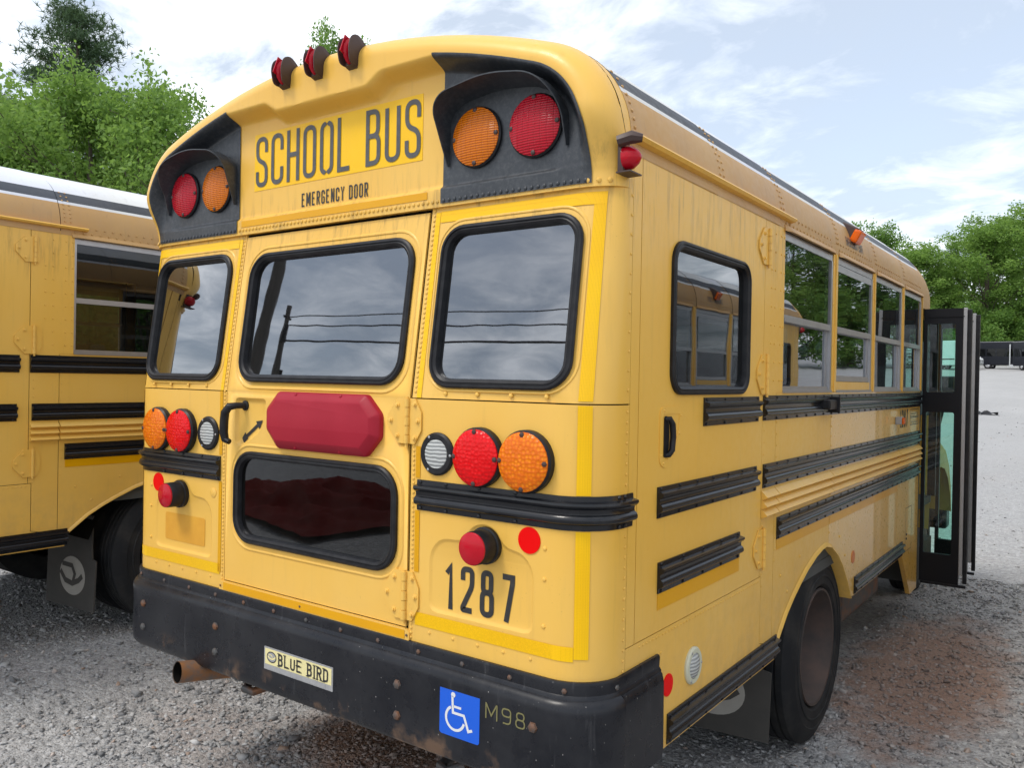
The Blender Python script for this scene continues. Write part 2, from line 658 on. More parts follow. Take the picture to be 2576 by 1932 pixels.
        if any(self.sm):
            me.set_sharp_from_angle(angle=math.radians(38))
        o = bpy.data.objects.new(name, me)
        COL.objects.link(o)
        if parent is not None:
            o.parent = parent
        if label:
            o['label'] = label
        if kind:
            o['kind'] = kind
        return o


def tag(o, label, cat, group=None):
    o['label'] = label
    o['category'] = cat
    if group:
        o['group'] = group
    return o


def empty(name, loc=(0, 0, 0), rz=0.0):
    o = bpy.data.objects.new(name, None)
    o.empty_display_size = 0.2
    COL.objects.link(o)
    o.location = loc
    o.rotation_euler = (0, 0, rz)
    return o


def copy_tree(o, parent=None, skip=()):
    c = o.copy()
    COL.objects.link(c)
    c.parent = parent
    for ch in list(o.children):
        if ch.name.split('.')[0] in skip:
            continue
        copy_tree(ch, c, skip)
    return c


def rrect(x0, x1, z0, z1, r, n=7):
    pts = []
    for cx, cz, a0 in ((x1 - r, z0 + r, -PI / 2), (x1 - r, z1 - r, 0), (x0 + r, z1 - r, PI / 2), (x0 + r, z0 + r, PI)):
        for k in range(n + 1):
            a = a0 + k / n * PI / 2
            pts.append((cx + r * math.cos(a), cz + r * math.sin(a)))
    return pts


def offset_loop(pts, d):
    """offset a closed ccw loop inward by d"""
    n = len(pts)
    res = []
    for i in range(n):
        p0, p1, p2 = Vector(pts[i - 1]), Vector(pts[i]), Vector(pts[(i + 1) % n])
        e1 = (p1 - p0)
        e2 = (p2 - p1)
        e1 = e1.normalized() if e1.length > 1e-9 else e2.normalized()
        e2 = e2.normalized() if e2.length > 1e-9 else e1
        n1, n2 = Vector((-e1.y, e1.x)), Vector((-e2.y, e2.x))
        b = (n1 + n2)
        b = b / max(0.4, (1 + n1.dot(n2)))
        res.append((p1.x + b.x * d, p1.y + b.y * d))
    return res


def round_path(pts, r, closed=False, n=6):
    """round the corners of a polyline"""
    P = [Vector(p) for p in pts]
    res = []
    m_ = len(P)
    for i in range(m_):
        if not closed and i in (0, m_ - 1):
            res.append(tuple(P[i]))
            continue
        a, b, c = P[i - 1], P[i], P[(i + 1) % m_]
        u, w = (a - b), (c - b)
        if u.length < 1e-6 or w.length < 1e-6:
            continue
        rr = min(r, u.length * 0.5, w.length * 0.5)
        u.normalize()
        w.normalize()
        if rr < 1e-5 or u.dot(w) < -0.999:
            res.append(tuple(b))
            continue
        p0, p1 = b + u * rr, b + w * rr
        for k in range(n + 1):
            t = k / n
            q = p0 * (1 - t) ** 2 + b * 2 * t * (1 - t) + p1 * t * t
            res.append(tuple(q))
    return res


def stroke(mb, pts, w, mp, off, mi=0, closed=False):
    P = [Vector(p) for p in pts]
    n = len(P)
    L, Rr = [], []
    for i in range(n):
        a = P[i - 1] if (i > 0 or closed) else None
        c = P[(i + 1) % n] if (i < n - 1 or closed) else None
        e1 = (P[i] - a).normalized() if a is not None and (P[i] - a).length > 1e-9 else None
        e2 = (c - P[i]).normalized() if c is not None and (c - P[i]).length > 1e-9 else None
        if e1 is None:
            e1 = e2
        if e2 is None:
            e2 = e1
        n1, n2 = Vector((-e1.y, e1.x)), Vector((-e2.y, e2.x))
        b = (n1 + n2) / max(0.35, 1 + n1.dot(n2))
        L.append(P[i] + b * w / 2)
        Rr.append(P[i] - b * w / 2)
    rng = range(n if closed else n - 1)
    for i in rng:
        j = (i + 1) % n
        mb.add([mp(L[i].x, L[i].y, off), mp(L[j].x, L[j].y, off), mp(Rr[j].x, Rr[j].y, off), mp(Rr[i].x, Rr[i].y, off)], ((0, 1, 2, 3),), mi)


GL = {  # strokes on a box w x 1 (w = 1 means the letter's own width); (points, rounded?)
    'S': [([(1, .70), (1, 1), (0, 1), (0, .56), (1, .44), (1, 0), (0, 0), (0, .30)], 1)],
    'C': [([(1, .68), (1, 1), (0, 1), (0, 0), (1, 0), (1, .32)], 1)],
    'H': [([(0, 0), (0, 1)], 0), ([(1, 0), (1, 1)], 0), ([(0, .52), (1, .52)], 0)],
    'O': [([(0, 0), (1, 0), (1, 1), (0, 1)], 2)],
    'L': [([(0, 1), (0, 0), (1, 0)], 0)],
    'B': [([(0, 0), (0, 1)], 0), ([(0, 1), (.92, 1), (.92, .53), (0, .53)], 1), ([(0, .53), (1, .53), (1, 0), (0, 0)], 1)],
    'U': [([(0, 1), (0, 0), (1, 0), (1, 1)], 1)],
    'E': [([(1, 1), (0, 1), (0, 0), (1, 0)], 0), ([(0, .52), (.85, .52)], 0)],
    'M': [([(0, 0), (0, 1)], 0), ([(1, 0), (1, 1)], 0), ([(.04, 1), (.5, .22)], 0), ([(.96, 1), (.5, .22)], 0)],
    'R': [([(0, 0), (0, 1)], 0), ([(0, 1), (1, 1), (1, .5), (0, .5)], 1), ([(.5, .5), (1, 0)], 0)],
    'G': [([(1, .70), (1, 1), (0, 1), (0, 0), (1, 0), (1, .48), (.55, .48)], 1)],
    'N': [([(0, 0), (0, 1)], 0), ([(1, 0), (1, 1)], 0), ([(.04, 1), (.96, 0)], 0)],
    'Y': [([(0, 1), (.5, .48), (1, 1)], 0), ([(.5, .5), (.5, 0)], 0)],
    'D': [([(0, 0), (0, 1)], 0), ([(0, 1), (1, 1), (1, 0), (0, 0)], 1)],
    'X': [([(0, 0), (1, 1)], 0), ([(0, 1), (1, 0)], 0)],
    'I': [([(.5, 0), (.5, 1)], 0)],
    'T': [([(0, 1), (1, 1)], 0), ([(.5, 0), (.5, 1)], 0)],
    '1': [([(.1, .86), (.62, 1), (.62, 0)], 0)],
    '2': [([(0, .72), (0, 1), (1, 1), (1, .60), (0, .05), (0, 0), (1, 0)], 3)],
    '8': [([(.08, .53), (.92, .53), (.92, 1), (.08, 1)], 2), ([(0, 0), (1, 0), (1, .53), (0, .53)], 2)],
    '7': [([(0, 1), (1, 1), (1, .86), (.45, 0)], 0)],
    '9': [([(1, .48), (0, .48), (0, 1), (1, 1)], 2), ([(1, .72), (1, 0), (.1, 0)], 1)],
}


def text(mb, s, x0, z0, x1, h, sw, mp, off, gap=0.28, mi=0, space=0.75, serif=0.0):
    """letters fitted between x0 and x1; sw is stroke width"""
    wid = {'M': 1.3, 'I': 0.35, '1': 0.75, ' ': space}
    tot = sum(wid.get(ch, 1.0) for ch in s) + gap * (len(s) - 1)
    unit = (x1 - x0) / tot
    x = x0
    for ch in s:
        w = wid.get(ch, 1.0) * unit
        if ch in GL:
            for kk, (pts, rd) in enumerate(GL[ch]):
                q = [(x + sw / 2 + p[0] * (w - sw), z0 + sw / 2 + p[1] * (h - sw)) for p in pts]
                closed = rd == 2
                if rd in (1, 2):
                    q = round_path(q, (w - sw) * 0.52, closed)
                elif rd == 3:
                    q = round_path(q, (w - sw) * 0.40)
                else:
                    # run the stroke ends out to the full letter height
                    def ext(a, b):
                        d = Vector(a) - Vector(b)
                        if d.length > 1e-9:
                            d.normalize()
                        return (a[0] + d.x * sw / 2 * abs(d.y), a[1] + d.y * sw / 2 * abs(d.y))
                    q = [ext(q[0], q[1])] + q[1:-1] + [ext(q[-1], q[-2])]
                stroke(mb, q, sw, mp, off + kk * 0.0003, mi, closed)
                if serif and rd == 0:
                    for e in (q[0], q[-1]):
                        stroke(mb, [(e[0] - sw * serif, e[1]), (e[0] + sw * serif, e[1])], sw * 0.5, mp, off + 0.0012, mi)
        x += w + gap * unit

# ------------------------------------------------------------------ the school bus (built in its own space: x across, y forward from the rear wall, z up)
LEAN, ZS, HW, CR = 0.135, 1.798, 1.22, 0.15
XF = HW - CR
ARC = CR * PI / 2


def RW(s, z, off=0.0):
    """rear wall: s runs along the wall and round the corner, off is outward"""
    sg = 1 if s >= 0 else -1
    a = abs(s)
    if a <= XF:
        x, y, nx, ny = a, 0.0, 0.0, -1.0
    elif a <= XF + ARC:
        t = (a - XF) / CR
        x, y, nx, ny = XF + CR * math.sin(t), CR * (1 - math.cos(t)), math.sin(t), -math.cos(t)
    else:
        x, y, nx, ny = HW, CR + (a - XF - ARC), 1.0, 0.0
    y += LEAN * max(0.0, z - ZS) * max(0.0, 1 - y / 0.18)
    return Vector((sg * (x + nx * off), y + ny * off, z))


def RWn(s):
    a = abs(s)
    sg = 1 if s >= 0 else -1
    t = min(max((a - XF) / CR, 0), PI / 2)
    return Vector((sg * math.sin(t), -math.cos(t), 0))


def SDR(y, z, off=0.0):
    return Vector((HW + off, y, z))


def SDL(y, z, off=0.0):
    return Vector((-HW - off, y, z))


# roof section, right eave to left eave
SECT = [(1.22, 2.44), (1.22, 2.51), (1.22, 2.58)]
for k in range(1, 15):
    a = math.radians(70) * k / 14
    SECT.append((0.88 + 0.34 * math.cos(a), 2.58 + 0.34 * math.sin(a)))
for k in range(1, 13):
    x = 0.9963 * (1 - k / 12)
    SECT.append((x, 0.165 + math.sqrt(2.91 ** 2 - x * x)))
SECT = SECT + [(-x, z) for x, z in SECT[:-1][::-1]]


def zsec(x):
    x = abs(x)
    if x <= 0.9963:
        return 0.165 + math.sqrt(2.91 ** 2 - x * x)
    return 2.58 + math.sqrt(max(0.0, 0.34 ** 2 - (x - 0.88) ** 2))


SEC_NP = np.array(SECT)


def dsec(x, z):
    """distance to the roof section"""
    A, B = SEC_NP[:-1], SEC_NP[1:]
    AB = B - A
    p = np.array((x, z))
    t = np.clip(((p - A) * AB).sum(1) / (AB * AB).sum(1), 0, 1)
    q = A + AB * t[:, None]
    return float(np.sqrt(((p - q) ** 2).sum(1)).min())


def sstep(a, b, x):
    t = min(1.0, max(0.0, (x - a) / (b - a)))
    return t * t * (3 - 2 * t)


def cap_y(x, z, d=None):
    if d is None:
        d = dsec(x, z)
    w = 0.075
    rim = 0.115 - 0.100 * math.sqrt(max(0.0, 1 - (1 - min(d, w) / w) ** 2))
    ax = abs(x)
    ze = 2.892 if ax < 0.25 else (2.892 + (2.932 - 2.892) * (ax - 0.25) / 0.07 if ax < 0.32 else 2.932)
    p = min(ze - z, d - 0.088)
    y = rim + sstep(0.0, 0.042, p) * 0.070
    y -= 0.013 * (1 - sstep(2.498, 2.512, z))
    b = 1 - sstep(2.47, 2.68, z)
    if ax > 0.98 and b > 0:
        # the skirt of the cap follows the rounded wall corner
        t = math.asin(min(1.0, max(0.0, (ax - XF) / CR)))
        yw = CR * (1 - math.cos(t))
        yw += LEAN * 0.642 * max(0.0, 1 - yw / 0.18) - 0.014
        b *= sstep(0.98, 1.04, ax)
        y = y * (1 - b) + yw * b
    return y


RAILP = [(0.0, 0.0), (0.004, 0.0), (0.005, 0.016), (0.015, 0.020), (0.021, 0.026), (0.022, 0.034), (0.018, 0.042), (0.011, 0.047), (0.010, 0.056),
         (0.012, 0.062), (0.020, 0.067), (0.025, 0.074), (0.024, 0.081), (0.006, 0.085), (0.005, 0.100), (0.0, 0.100)]


def side_rail(root, mp, y0, y1, z0, name='rub_rail', n=1, hh=0.1):
    mb = MB()
    fr = []
    for k in range(n + 1):
        y = y0 + (y1 - y0) * k / n
        fr.append(lambda o, h, y=y: mp(y, z0 + h * hh / 0.1, o))
    mb.sweep(RAILP, fr)
    nr = max(2, int((y1 - y0) / 0.145))
    nv = (mp(0, 0, 1) - mp(0, 0, 0))
    for k in range(nr + 1):
        y = y0 + 0.02 + (y1 - y0 - 0.04) * k / nr
        for h in (0.007, 0.093):
            mb.rivet(mp(y, z0 + h * hh / 0.1, 0.005), nv, 0.0065)
    return mb.build(name, 'black_rail', root)


def disc_lamp(root, name, c, ax, r, lensmat, depth=0.03, bezel=0.006, rim_mat='rubber', dome=0.008, screws=4, flange=0.0):
    """round lamp: rubber rim + lens as a child"""
    mb = MB()
    c = Vector(c)
    ax = Vector(ax).normalized()
    if flange:
        mb.lathe([(r + flange, 0), (r + flange, 0.006), (r + flange - 0.006, 0.012), (r, 0.012), (r - 0.002, 0.004)], c, ax, 32)
    else:
        mb.lathe([(r + bezel, 0), (r + bezel, depth * 0.55), (r, depth * 0.75), (r - 0.004, depth * 0.75)], c, ax, 32)
    o = mb.build(name, rim_mat, root)
    ml = MB()
    b0 = 0.006 if flange else depth * 0.6
    ml.lathe([(r, b0), (r, b0 + (0.002 if flange else depth * 0.28)), (r * 0.94, depth), (r * 0.6, depth + dome * 0.6), (r * 0.25, depth + dome * 0.95), (0, depth + dome)], c, ax, 32)
    ml.build('lens', lensmat, o)
    if screws:
        ms = MB()
        u = Vector((0, 0, 1))
        w = ax.cross(u)
        for k in range(screws):
            a = 2 * PI * k / screws + (0.5 if screws == 3 else 0)
            rr = (r + flange * 0.55) if flange else r * 0.91
            p = c + (u * math.cos(a) + w * math.sin(a)) * rr + ax * (0.011 if flange else depth * 0.98)
            ms.rivet(p, ax, 0.0055 if flange else 0.009)
        ms.build('screws', 'aluminium' if flange else 'lamp_brown', o, None, 'stuff')
    return o


def window(root, name, mp, u0, u1, v0, v1, r, gl='glass_tint', w=0.030, pmp=None):
    """rubber gasket with its pane as a child"""
    mb = MB()
    lp = rrect(u0, u1, v0, v1, r)
    rings = []
    for ins, of in ((0.0, 0.0), (0.0, 0.010), (0.006, 0.015), (0.011, 0.015), (0.013, 0.011), (0.016, 0.011), (0.019, 0.013), (w - 0.003, 0.008), (w, -0.004), (w, -0.020)):
        q = offset_loop(lp, ins)
        rings.append([mp(a, b, of) for a, b in q])
    mb.loft(rings, 0, True, True)
    o = mb.build(name, 'rubber', root)
    mg = MB()
    q = offset_loop(lp, w - 0.004)
    pm = pmp or mp
    mg.panel(q, [], pm, 0, 0.005, None, -0.010)
    mg.add([pm(a, b, -0.015) for a, b in q], [tuple(t) for t in tessellate_polygon([[Vector((a, b, 0)) for a, b in q]])])
    mg.build('pane', gl, o)
    return o


def bead_ring(mb, pts, mp, r=0.004, off=0.0, mi=0, closed=True, hgt=None):
    """low pressed ridge that follows a line"""
    n = len(pts)
    L = [[], [], [], [], []]
    hgt = hgt if hgt is not None else r * 0.7
    P = [Vector(p) for p in pts]
    for i in range(n):
        a = P[i - 1] if (closed or i > 0) else P[i]
        c = P[(i + 1) % n] if (closed or i < n - 1) else P[i]
        e = (c - a)
        e = e.normalized() if e.length > 1e-9 else Vector((1, 0))
        nn = Vector((-e.y, e.x))
        for k, (d, h) in enumerate(((-r, -0.001), (-r * 0.55, hgt * 0.75), (0, hgt), (r * 0.55, hgt * 0.75), (r, -0.001))):
            q = P[i] + nn * d
            L[k].append(mp(q.x, q.y, off + h))
    mb.loft(L, mi, closed, True)


def hinge(root, mp, nv, u, v0, v1, wl, wr, bolts_r=True, name='hinge'):
    """strap hinge: two cut-corner leaves and a barrel"""
    mb = MB()
    h = v1 - v0
    left = [(u, v0), (u, v1), (u - wl * 0.42, v1), (u - wl, v0 + h * 0.62), (u - wl, v0 + h * 0.38), (u - wl * 0.42, v0)]
    mb.panel(left[::-1], [], mp, 0, 0.006, None, 0.007)
    right = [(u, v0), (u + wr * 0.62, v0), (u + wr, v0 + h * 0.30), (u + wr, v0 + h * 0.70), (u + wr * 0.62, v1), (u, v1)]
    mb.panel(right, [], mp, 0, 0.006, None, 0.007)
    for k in range(5):
        a, b = v0 + h * (k / 5 + 0.008), v0 + h * ((k + 1) / 5 - 0.008)
        mb.tube([mp(u + 0.012, a, 0.010), mp(u + 0.012, b, 0.010)], 0.0105 if k % 2 == 0 else 0.0092, 10)
    mb.tube([mp(u + 0.012, v0 - 0.012, 0.010), mp(u + 0.012, v1 + 0.004, 0.010)], 0.006, 8)
    for du, dv in ((-wl * 0.42, 0.16), (-wl * 0.42, 0.84), (-wl * 0.80, 0.5)):
        c = mp(u + du, v0 + h * dv, 0.006)
        mb.lathe([(0.0095, 0), (0.0095, 0.003), (0.0055, 0.004), (0.0055, 0.009), (0, 0.010)], c, nv, 8)
    if bolts_r:
        for du, dv in ((wr * 0.62, 0.13), (wr * 0.62, 0.87), (wr * 0.80, 0.5)):
            c = mp(u + du, v0 + h * dv, 0.006)
            mb.lathe([(0.0095, 0), (0.0095, 0.003), (0.0055, 0.004), (0.0055, 0.009), (0, 0.010)], c, nv, 8)
    return mb.build(name, 'bus_yellow', root)


def flat(root, name, mat, poly, mp, off=0.0015, thick=0.001, label=None):
    mb = MB()
    mb.panel(poly, [], mp, 0, thick, None, off)
    return mb.build(name, mat, root, label)


def strip_rw(root, name, mat, s0, s1, z0, z1, off=0.0016, n=1):
    mb = MB()
    mb.grid(lambda a, b: RW(s0 + (s1 - s0) * a, z0 + (z1 - z0) * b, off), n, 2, 0, True)
    return mb.build(name, mat, root)


RN = Vector((0, -1, 0))
SN = Vector((1, 0, 0))


def make_bus():
    root = empty('school_bus')
    class Liner:
        def panel(self, *a):
            mb_ = MB()
            mb_.panel(*a)
            mb_.build('joint_backing', 'dark_gap', root)
    liner = Liner()

    # ---- rear corner panels, lower and upper, right and left
    for sg in (1, -1):
        def mp(u, v, off=0.0, sg=sg):
            return RW(sg * u, v, off)

        def pl(pts):
            return pts
        # pressed licence-plate field with a hump at the top for the marker lamp
        plate = [(0.595, 1.105), (1.008, 1.105), (1.008, 1.300), (0.965, 1.347), (0.900, 1.352), (0.868, 1.400), (0.838, 1.414), (0.800, 1.414), (0.768, 1.400), (0.735, 1.352), (0.640, 1.350), (0.595, 1.300)]
        plate = round_path(plate, 0.035, True, 3)
        mb = MB()
        outer = [(0.508, 0.950), (XF, 0.950), (XF, 1.7955), (0.508, 1.7955)]
        mb.panel(outer, [plate], mp, 0, 0.008)
        rings = []
        for ins, of in ((0, 0), (0.003, -0.0012), (0.008, -0.0045), (0.013, -0.006)):
            rings.append([mp(a, b, of) for a, b in offset_loop(plate, ins)])
        mb.loft(rings, 0, True, True)
        q = offset_loop(plate, 0.013)
        mb.panel(q, [], mp, 0, 0, None, -0.006)
        mb.grid(lambda a, b: mp(XF + (1.3356 - XF) * a, 0.95 + (1.7955 - 0.95) * b), 16, 2)
        rp = mb.build('rear_corner_panel', 'bus_yellow', root)
        mr = MB()
        for x in (0.60, 0.70, 0.80, 0.90, 1.0):
            mr.rivet(mp(x, 1.034, 0), RN, 0.006)
        for z in (1.14, 1.279, 1.37, 1.66):
            mr.rivet(mp(1.045, z, 0), RN, 0.0075)
        for k in range(26):
            z = 1.0 + k * 0.031
            mr.rivet(mp(1.322, z, 0.0005), (sg, 0, 0), 0.0055)
        for k in range(52):
            z = 1.005 + k * 0.0155
            if not (1.06 < z < 1.225 or z > 1.645) or sg < 0:
                mr.rivet(mp(0.520, z, 0.0005), RN, 0.0055)
        mr.build('rivets', 'bus_yellow', rp, None, 'stuff')

        mb = MB()
        hole = rrect(0.577, 1.113, 1.840, 2.366, 0.085)
        mb.panel([(0.508, 1.7995), (1.125, 1.7995), (1.125, 2.50), (0.508, 2.50)], [hole], mp, 0, 0.008)
        mb.grid(lambda a, b: mp(1.125 + (1.3356 - 1.125) * a, 1.7995 + (2.50 - 1.7995) * b), 14, 10)
        bead_ring(mb, rrect(0.554, 1.134, 1.828, 2.390, 0.100), mp, 0.006, 0.0, 0, True, 0.0035)
        up_ = mb.build('rear_corner_panel', 'bus_yellow', root)
        window(root, 'rear_window', mp, 0.572, 1.118, 1.835, 2.371, 0.088, 'glass_tint', 0.030,
               lambda u, v, of=0.0, sg=sg: Vector((sg * u, LEAN * (v - ZS) - of, v)))
        mr = MB()
        for k in range(38):
            mr.rivet(mp(0.520, 1.82 + k * 0.0165, 0.0005), (0, -1, .13), 0.0055)
        for x in (0.65, 0.78, 0.91, 1.04):
            mr.rivet(mp(x, 1.8165, 0.0005), RN, 0.008)
        for k in range(11):
            mr.rivet(mp(1.322, 1.84 + k * 0.058, 0.0005), (sg, 0, 0), 0.0055)
        mr.build('rivets', 'bus_yellow', up_, None, 'stuff')

        # reflective tapes
        s_a, s_b = XF + 0.072, XF + 0.115
        for z0, z1 in ((1.058, 1.428), (1.533, 1.793), (1.806, 2.412)):
            strip_rw(root, 'reflective_tape', 'tape_yellow', sg * s_a, sg * s_b, z0, z1, 0.0018, 8)
        strip_rw(root, 'reflective_tape', 'tape_yellow', sg * 0.537, sg * (s_a - 0.001), 1.050, 1.093, 0.0018, 80)
        strip_rw(root, 'reflective_tape', 'tape_yellow', sg * 0.550, sg * s_b, 2.388, 2.426, 0.0022, 80)
        strip_rw(root, 'reflective_tape', 'tape_yellow', sg * 0.528, sg * 0.548, 1.800, 2.424, 0.0018)
        strip_rw(root, 'reflective_tape', 'tape_amber', sg * 0.530, sg * 0.550, 1.536, 1.640 if sg > 0 else 1.797, 0.0018)
        strip_rw(root, 'reflective_tape', 'tape_amber', sg * 0.530, sg * 0.550, 1.225 if sg > 0 else 1.060, 1.428, 0.0018)

        # rear rub rail round the corner
        mb = MB()
        ss = [0.540, XF] + [XF + ARC * k / 10 for k in range(1, 11)] + [XF + ARC + 0.055]
        mb.sweep(RAILP, [(lambda o, h, s=s: mp(s, 1.431 + h, o)) for s in ss], 0, True, False, False)
        for s in (0.556, 0.665, 0.80, 0.94, 1.28, 1.31):
            for h in (0.007, 0.093):
                mb.rivet(mp(s, 1.431 + h, 0.005), RWn(s) * 1 if sg > 0 else RWn(-s), 0.0075)
        mb.build('rub_rail', 'black_rail', root)

        # lamps of this corner
        disc_lamp(root, 'backup_lamp', mp(0.624, 1.620), RN, 0.049, 'lens_clear', 0.012, 0, 'rubber', 0.004, 3, 0.021)
        disc_lamp(root, 'tail_lamp', mp(0.800, 1.622, 0), RN, 0.088, 'lens_red', 0.036)
        disc_lamp(root, 'turn_lamp', mp(0.980, 1.622, 0), RN, 0.089, 'lens_amber', 0.036)
        mb = MB()
        c = mp(0.826, 1.350, -0.006)
        mb.lathe([(0.058, 0), (0.058, 0.016), (0.053, 0.018), (0.052, 0.070), (0.049, 0.074)], c, RN, 28)
        o = mb.build('marker_lamp', 'rubber', root)
        ml = MB()
        ml.lathe([(0.050, 0.068), (0.050, 0.077), (0.046, 0.080), (0, 0.082)], c, RN, 28)
        ml.build('lens', 'lens_red_plain', o)
        flat(root, 'reflector', 'reflector_red', [(0.990 + 0.040 * math.cos(a * PI / 14), 1.387 + 0.040 * math.sin(a * PI / 14)) for a in range(28)], mp, 0.003, 0.003)

        # dark backing behind the joints
        for x0, x1, z0, z1 in ((0.495, 0.525, 0.99, 2.45),):
            liner.panel([(x0, z0), (x1, z0), (x1, 1.798), (x0, 1.798)], [], mp, 0, 0, None, -0.010)
            liner.panel([(x0, 1.798), (x1, 1.798), (x1, z1), (x0, z1)], [], mp, 0, 0, None, -0.010)
        liner.panel([(0.50, 1.78), (1.07, 1.78), (1.07, 1.797), (0.50, 1.797)], [], mp, 0, 0, None, -0.010)

    flat(root, 'faded_patch', 'stain_ochre', round_path([(-0.94, 1.145), (-0.65, 1.145), (-0.65, 1.262), (-0.94, 1.262)], 0.012, True), RW, -0.0045, 0.0005,
         'ochre rectangle where a sticker was removed')
    mb = MB()
    mb.lathe([(0.020, -0.004), (0.020, 0.002), (0.016, 0.004), (0, 0.004)], (-0.587, 0, 1.378), RN, 16)
    mb.build('plug', 'bus_yellow', root)

    # ---- rear emergency door
    mb = MB()
    h1 = rrect(-0.438, 0.446, 1.206, 1.559, 0.100)
    h2 = rrect(-0.440, 0.450, 1.842, 2.348, 0.095)
    hand = round_path([(-0.450, 1.585), (-0.405, 1.580), (-0.335, 1.615), (-0.285, 1.650), (-0.262, 1.700), (-0.256, 1.773), (-0.450, 1.773)], 0.022, True, 4)
    mb.panel([(-0.504, 1.034), (0.4965, 1.034), (0.4965, ZS), (-0.504, ZS)], [h1, hand], RW, 0, 0.008)
    rings = [[RW(a, b, of) for a, b in offset_loop(hand, ins)] for ins, of in ((0, 0), (0.004, -0.003), (0.010, -0.010), (0.014, -0.012))]
    mb.loft(rings, 0, True, True)
    mb.panel(offset_loop(hand, 0.014), [], RW, 0, 0, None, -0.012)
    mb.panel([(-0.504, ZS), (0.4965, ZS), (0.4965, 2.428), (-0.504, 2.428)], [h2], RW, 0, 0.008)
    bead_ring(mb, rrect(-0.468, 0.474, 1.178, 1.587, 0.118), RW, 0.007, 0, 0, True, 0.004)
    bead_ring(mb, rrect(-0.468, 0.476, 1.815, 2.376, 0.113), RW, 0.007, 0, 0, True, 0.004)
    door = mb.build('rear_door', 'bus_yellow', root)
    window(root, 'rear_door_window', RW, -0.443, 0.451, 1.201, 1.564, 0.103, 'glass_low')
    window(root, 'rear_door_window', RW, -0.445, 0.455, 1.837, 2.353, 0.098)
    hinge(door, RW, RN, 0.482, 1.646, 1.797, 0.080, 0.072)
    hinge(door, RW, RN, 0.482, 1.060, 1.222, 0.086, 0.072)
    # handle and arrow
    mb = MB()
    mb.tube([RW(-0.398, 1.742, -0.012), RW(-0.405, 1.742, 0.028), RW(-0.425, 1.738, 0.046), RW(-0.445, 1.715, 0.050), RW(-0.451, 1.68, 0.050), RW(-0.453, 1.635, 0.050), RW(-0.447, 1.606, 0.046), RW(-0.426, 1.598, 0.042)], [0.012, 0.013, 0.016, 0.017, 0.017, 0.017, 0.015, 0.011], 10)
    mb.lathe([(0.020, -0.012), (0.020, -0.006), (0.012, -0.004)], RW(-0.398, 1.742), RN, 14, 0)
    mb.build('door_handle', 'rubber', door)
    mb = MB()
    stroke(mb, [(-0.402, 1.610), (-0.315, 1.670)], 0.014, RW, -0.010)
    mb.panel([(-0.288, 1.688), (-0.330, 1.682), (-0.308, 1.652)], [], RW, 0, 0, None, -0.0098)
    mb.panel([(-0.416, 1.612), (-0.404, 1.592), (-0.378, 1.612), (-0.396, 1.636)], [], RW, 0, 0, None, -0.0098)
    mb.build('arrow_decal', 'decal_black', door)
    # stop lamp housing
    octo = [(-0.160, 1.588), (0.310, 1.588), (0.377, 1.658), (0.377, 1.738), (0.310, 1.804), (-0.160, 1.804), (-0.228, 1.738), (-0.228, 1.658)]
    mb = MB()
    o1 = round_path(octo, 0.012, True, 3)
    rings = [[RW(a, b, of) if b < ZS else Vector((a, -of, b)) for a, b in offset_loop(o1, ins)] for ins, of in ((0, 0.0), (0, 0.016), (0.004, 0.022), (0.028, 0.040), (0.034, 0.042))]
    mb.loft(rings, 0, True, False)
    mb.panel(offset_loop(o1, 0.034), [], lambda u, v, of=0: Vector((u, -of, v)), 0, 0, None, 0.042)
    for x, z, k in ((-0.05, 1.795, .03), (0.19, 1.795, .03), (-0.05, 1.597, .03), (0.19, 1.597, .03)):
        mb.rivet((x, -0.026, z), (0, -1, 0.5 if z > 1.7 else -0.5), 0.007)
    mb.build('stop_lamp', 'stop_box', door)
    # yellow sill under the door
    mb = MB()
    sill = round_path([(-0.530, 0.992), (0.518, 0.992), (0.518, 1.020), (0.505, 1.030), (-0.520, 1.030), (-0.530, 1.020)], 0.006, True, 2)
    mb.panel(sill, [], RW, 0, 0.012, None, 0.008)
    mb.panel([(-0.500, 0.997), (0.498, 0.997), (0.498, 1.025), (-0.500, 1.025)], [], RW, 1, 0.001, None, 0.0095)
    mb.build('door_sill', ['bus_yellow', 'tape_amber'], root)
    mb = MB()
    for x in (-0.518, 0.508, -0.03):
        mb.rivet(RW(x, 1.010, 0.0095), RN, 0.005)
    mb.build('rivets', 'steel_dark', root, None, 'stuff')
    liner.panel([(-0.53, 1.02), (0.53, 1.02), (0.53, 1.05), (-0.53, 1.05)], [], RW, 0, 0, None, -0.012)
    liner.panel([(-0.53, 2.40), (0.53, 2.40), (0.53, 2.47), (-0.53, 2.47)], [], RW, 0, 0, None, -0.012)

    # ---- bus number on the rear
    mb = MB()

    def RWp(u, v, off=0.0):
        return RW(u, v, off)
    text(mb, '1287', 0.660, 1.125, 0.936, 0.147, 0.0180, RWp, -0.0045, 0.42)
    mb.build('number_decal', 'decal_black', root, 'black number 1287')

    # ---- roof cap over the rear
    mb = MB()
    nx, nz = 220, 110
    xs = [HW * math.sin((k / nx - 0.5) * PI) for k in range(nx + 1)]
    xs = [0.5 * x + 0.5 * HW * (2 * k / nx - 1) for k, x in enumerate(xs)]
    rings = []
    for x in xs:
        zt = zsec(x)
        col = []
        for j in range(nz + 1):
            w = j / nz
            w = 0.55 * w + 0.45 * math.sin(w * PI / 2)
            z = 2.44 + (zt - 2.44) * w
            col.append(Vector((x, cap_y(x, z), z)))
        rings.append(col)
    mb.loft(rings, 0, False, True)
    edge = [Vector((x, cap_y(x, z, 0.0), z)) for x, z in SECT]
    back = [Vector((x, 0.168, z)) for x, z in SECT]
    mb.loft([edge, back], 0, False, True)
    low = [r[0] for r in rings]
